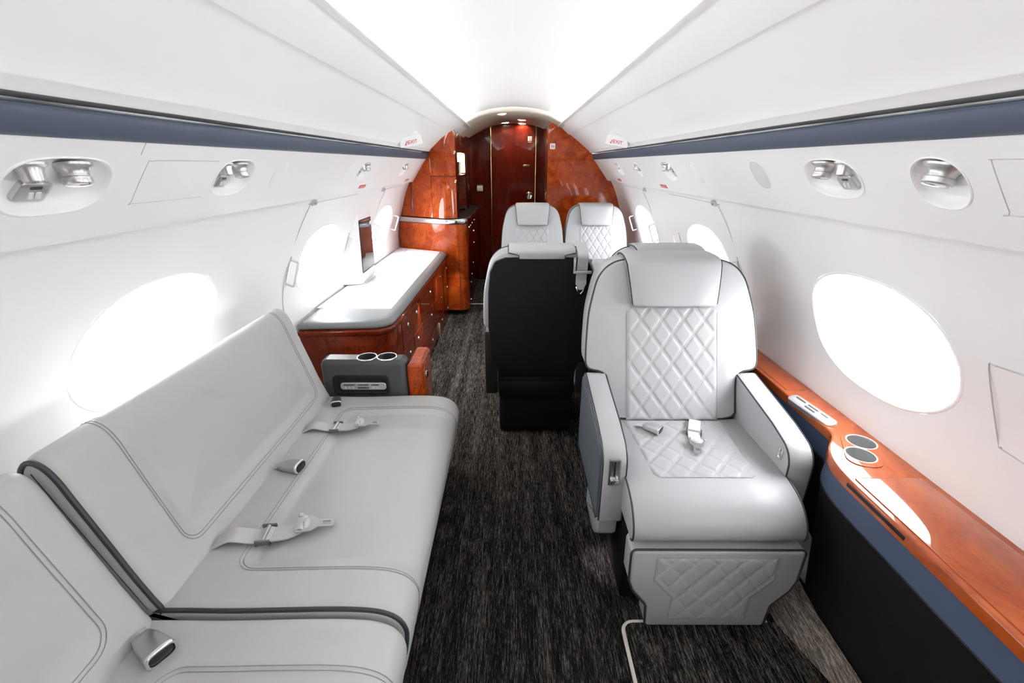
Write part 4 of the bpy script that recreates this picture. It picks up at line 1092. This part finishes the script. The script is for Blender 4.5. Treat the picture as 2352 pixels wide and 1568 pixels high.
obj('tab', pillow(roundpoly([(.262, .915), (.306, .915), (.308, .880), (.296, .852), (.274, .852), (.262, .880)], .006, 3), [(0, 0), (0, .004), (.001, .005)], frame((0, rb(.89)-.008, 0), (1, 0, 0), (0, 0, 1), (0, -1, 0))), 'webbing', hs)
obj('hook', tube(catmull([(.268, y_, .862), (.272, y_-.003, .848), (.281, y_-.003, .836), (.285, y_-.002, .830), (.290, y_-.003, .836), (.298, y_-.003, .848), (.302, y_, .862)], 4), .004, n=8), 'chrome', hs)
# small champagne post under the dark seat
tag(obj('floor_post', rbox((-.073, 2.135, 0), (-.061, 2.148, .085), .003), 'champagne', loc=(-.067, 2.14, 0)), 'slim pale metal post standing by the base of the charcoal seat back', 'post')
# conference table between the facing seats
tb = thing('conference_table', 'grey table top between the facing seats, glimpsed past the charcoal seat', 'table', (.70, 3.0, 0))
obj('table_top', prism(roundpoly([(.42, 2.86), (.975, 2.86), (.975, 3.40), (.42, 3.40)], .03, 4), .665, .692, XY, .006), 'table_grey', tb)
obj('pedestal', rbox((.90, 3.04, .0), (.95, 3.26, .665), .008), 'graphite', tb)

# ------------------------------------------------------------------ light
w = bpy.data.worlds.new('sky'); S.world = w; w.use_nodes = True
bg = w.node_tree.nodes['Background']; bg.inputs['Color'].default_value = (.955, .98, 1, 1); bg.inputs['Strength'].default_value = 8.5
def spot(name, loc, target, e, col, ang, r=.02):
    l = bpy.data.lights.new(name, 'SPOT'); l.energy = e; l.color = col; l.spot_size = radians(ang); l.spot_blend = .9; l.shadow_soft_size = r
    o_ = bpy.data.objects.new(name, l); C.objects.link(o_); o_.location = loc
    o_.rotation_euler = (Vector(target)-Vector(loc)).to_track_quat('-Z', 'Y').to_euler()
spot('courtesy_and_fill_light', (.243, 1.31, .15), (.335, 1.25, 0), 1.3, (1, .86, .95), 60)
for y_, e_ in ((2.15, 6.), (2.85, 10.), (3.55, 8.), (4.05, 5.)):  # row along the credenza, mostly added to brighten the far aisle carpet
    spot('courtesy_and_fill_light', (-.612, y_, .50), (-.36, y_-.05, 0), e_, (1, .94, .9), 110, .03)
for x, y in ((-.112, 4.50), (.084, 5.10), (-.096, 5.42), (.095, 5.54)):
    spot('downlight_beam', (x, y, 1.755), (x, y, 0), 1.6, (1, .84, .62), 100, .03)

# ------------------------------------------------------------------ camera
cam = bpy.data.cameras.new('camera'); cam.lens = 16.0; cam.sensor_width = 36; cam.clip_start = .02
co = bpy.data.objects.new('camera', cam); C.objects.link(co)
co.location = (0, 0, 1.35); co.rotation_euler = (pi/2-math.atan(407/1045.3), 0, math.atan(4/1045.3))
S.camera = co
vs = S.view_settings; S.display_settings.display_device = 'sRGB'
vs.view_transform = 'Standard'; vs.look = 'None'; vs.gamma = 1; vs.use_curve_mapping = False; vs.exposure = 1.12
cy = S.cycles; cy.max_bounces = 14; cy.diffuse_bounces = 8; cy.glossy_bounces = 5; cy.transmission_bounces = 8; cy.transparent_max_bounces = 12
cy.caustics_reflective = False; cy.caustics_refractive = False; cy.sample_clamp_indirect = 6
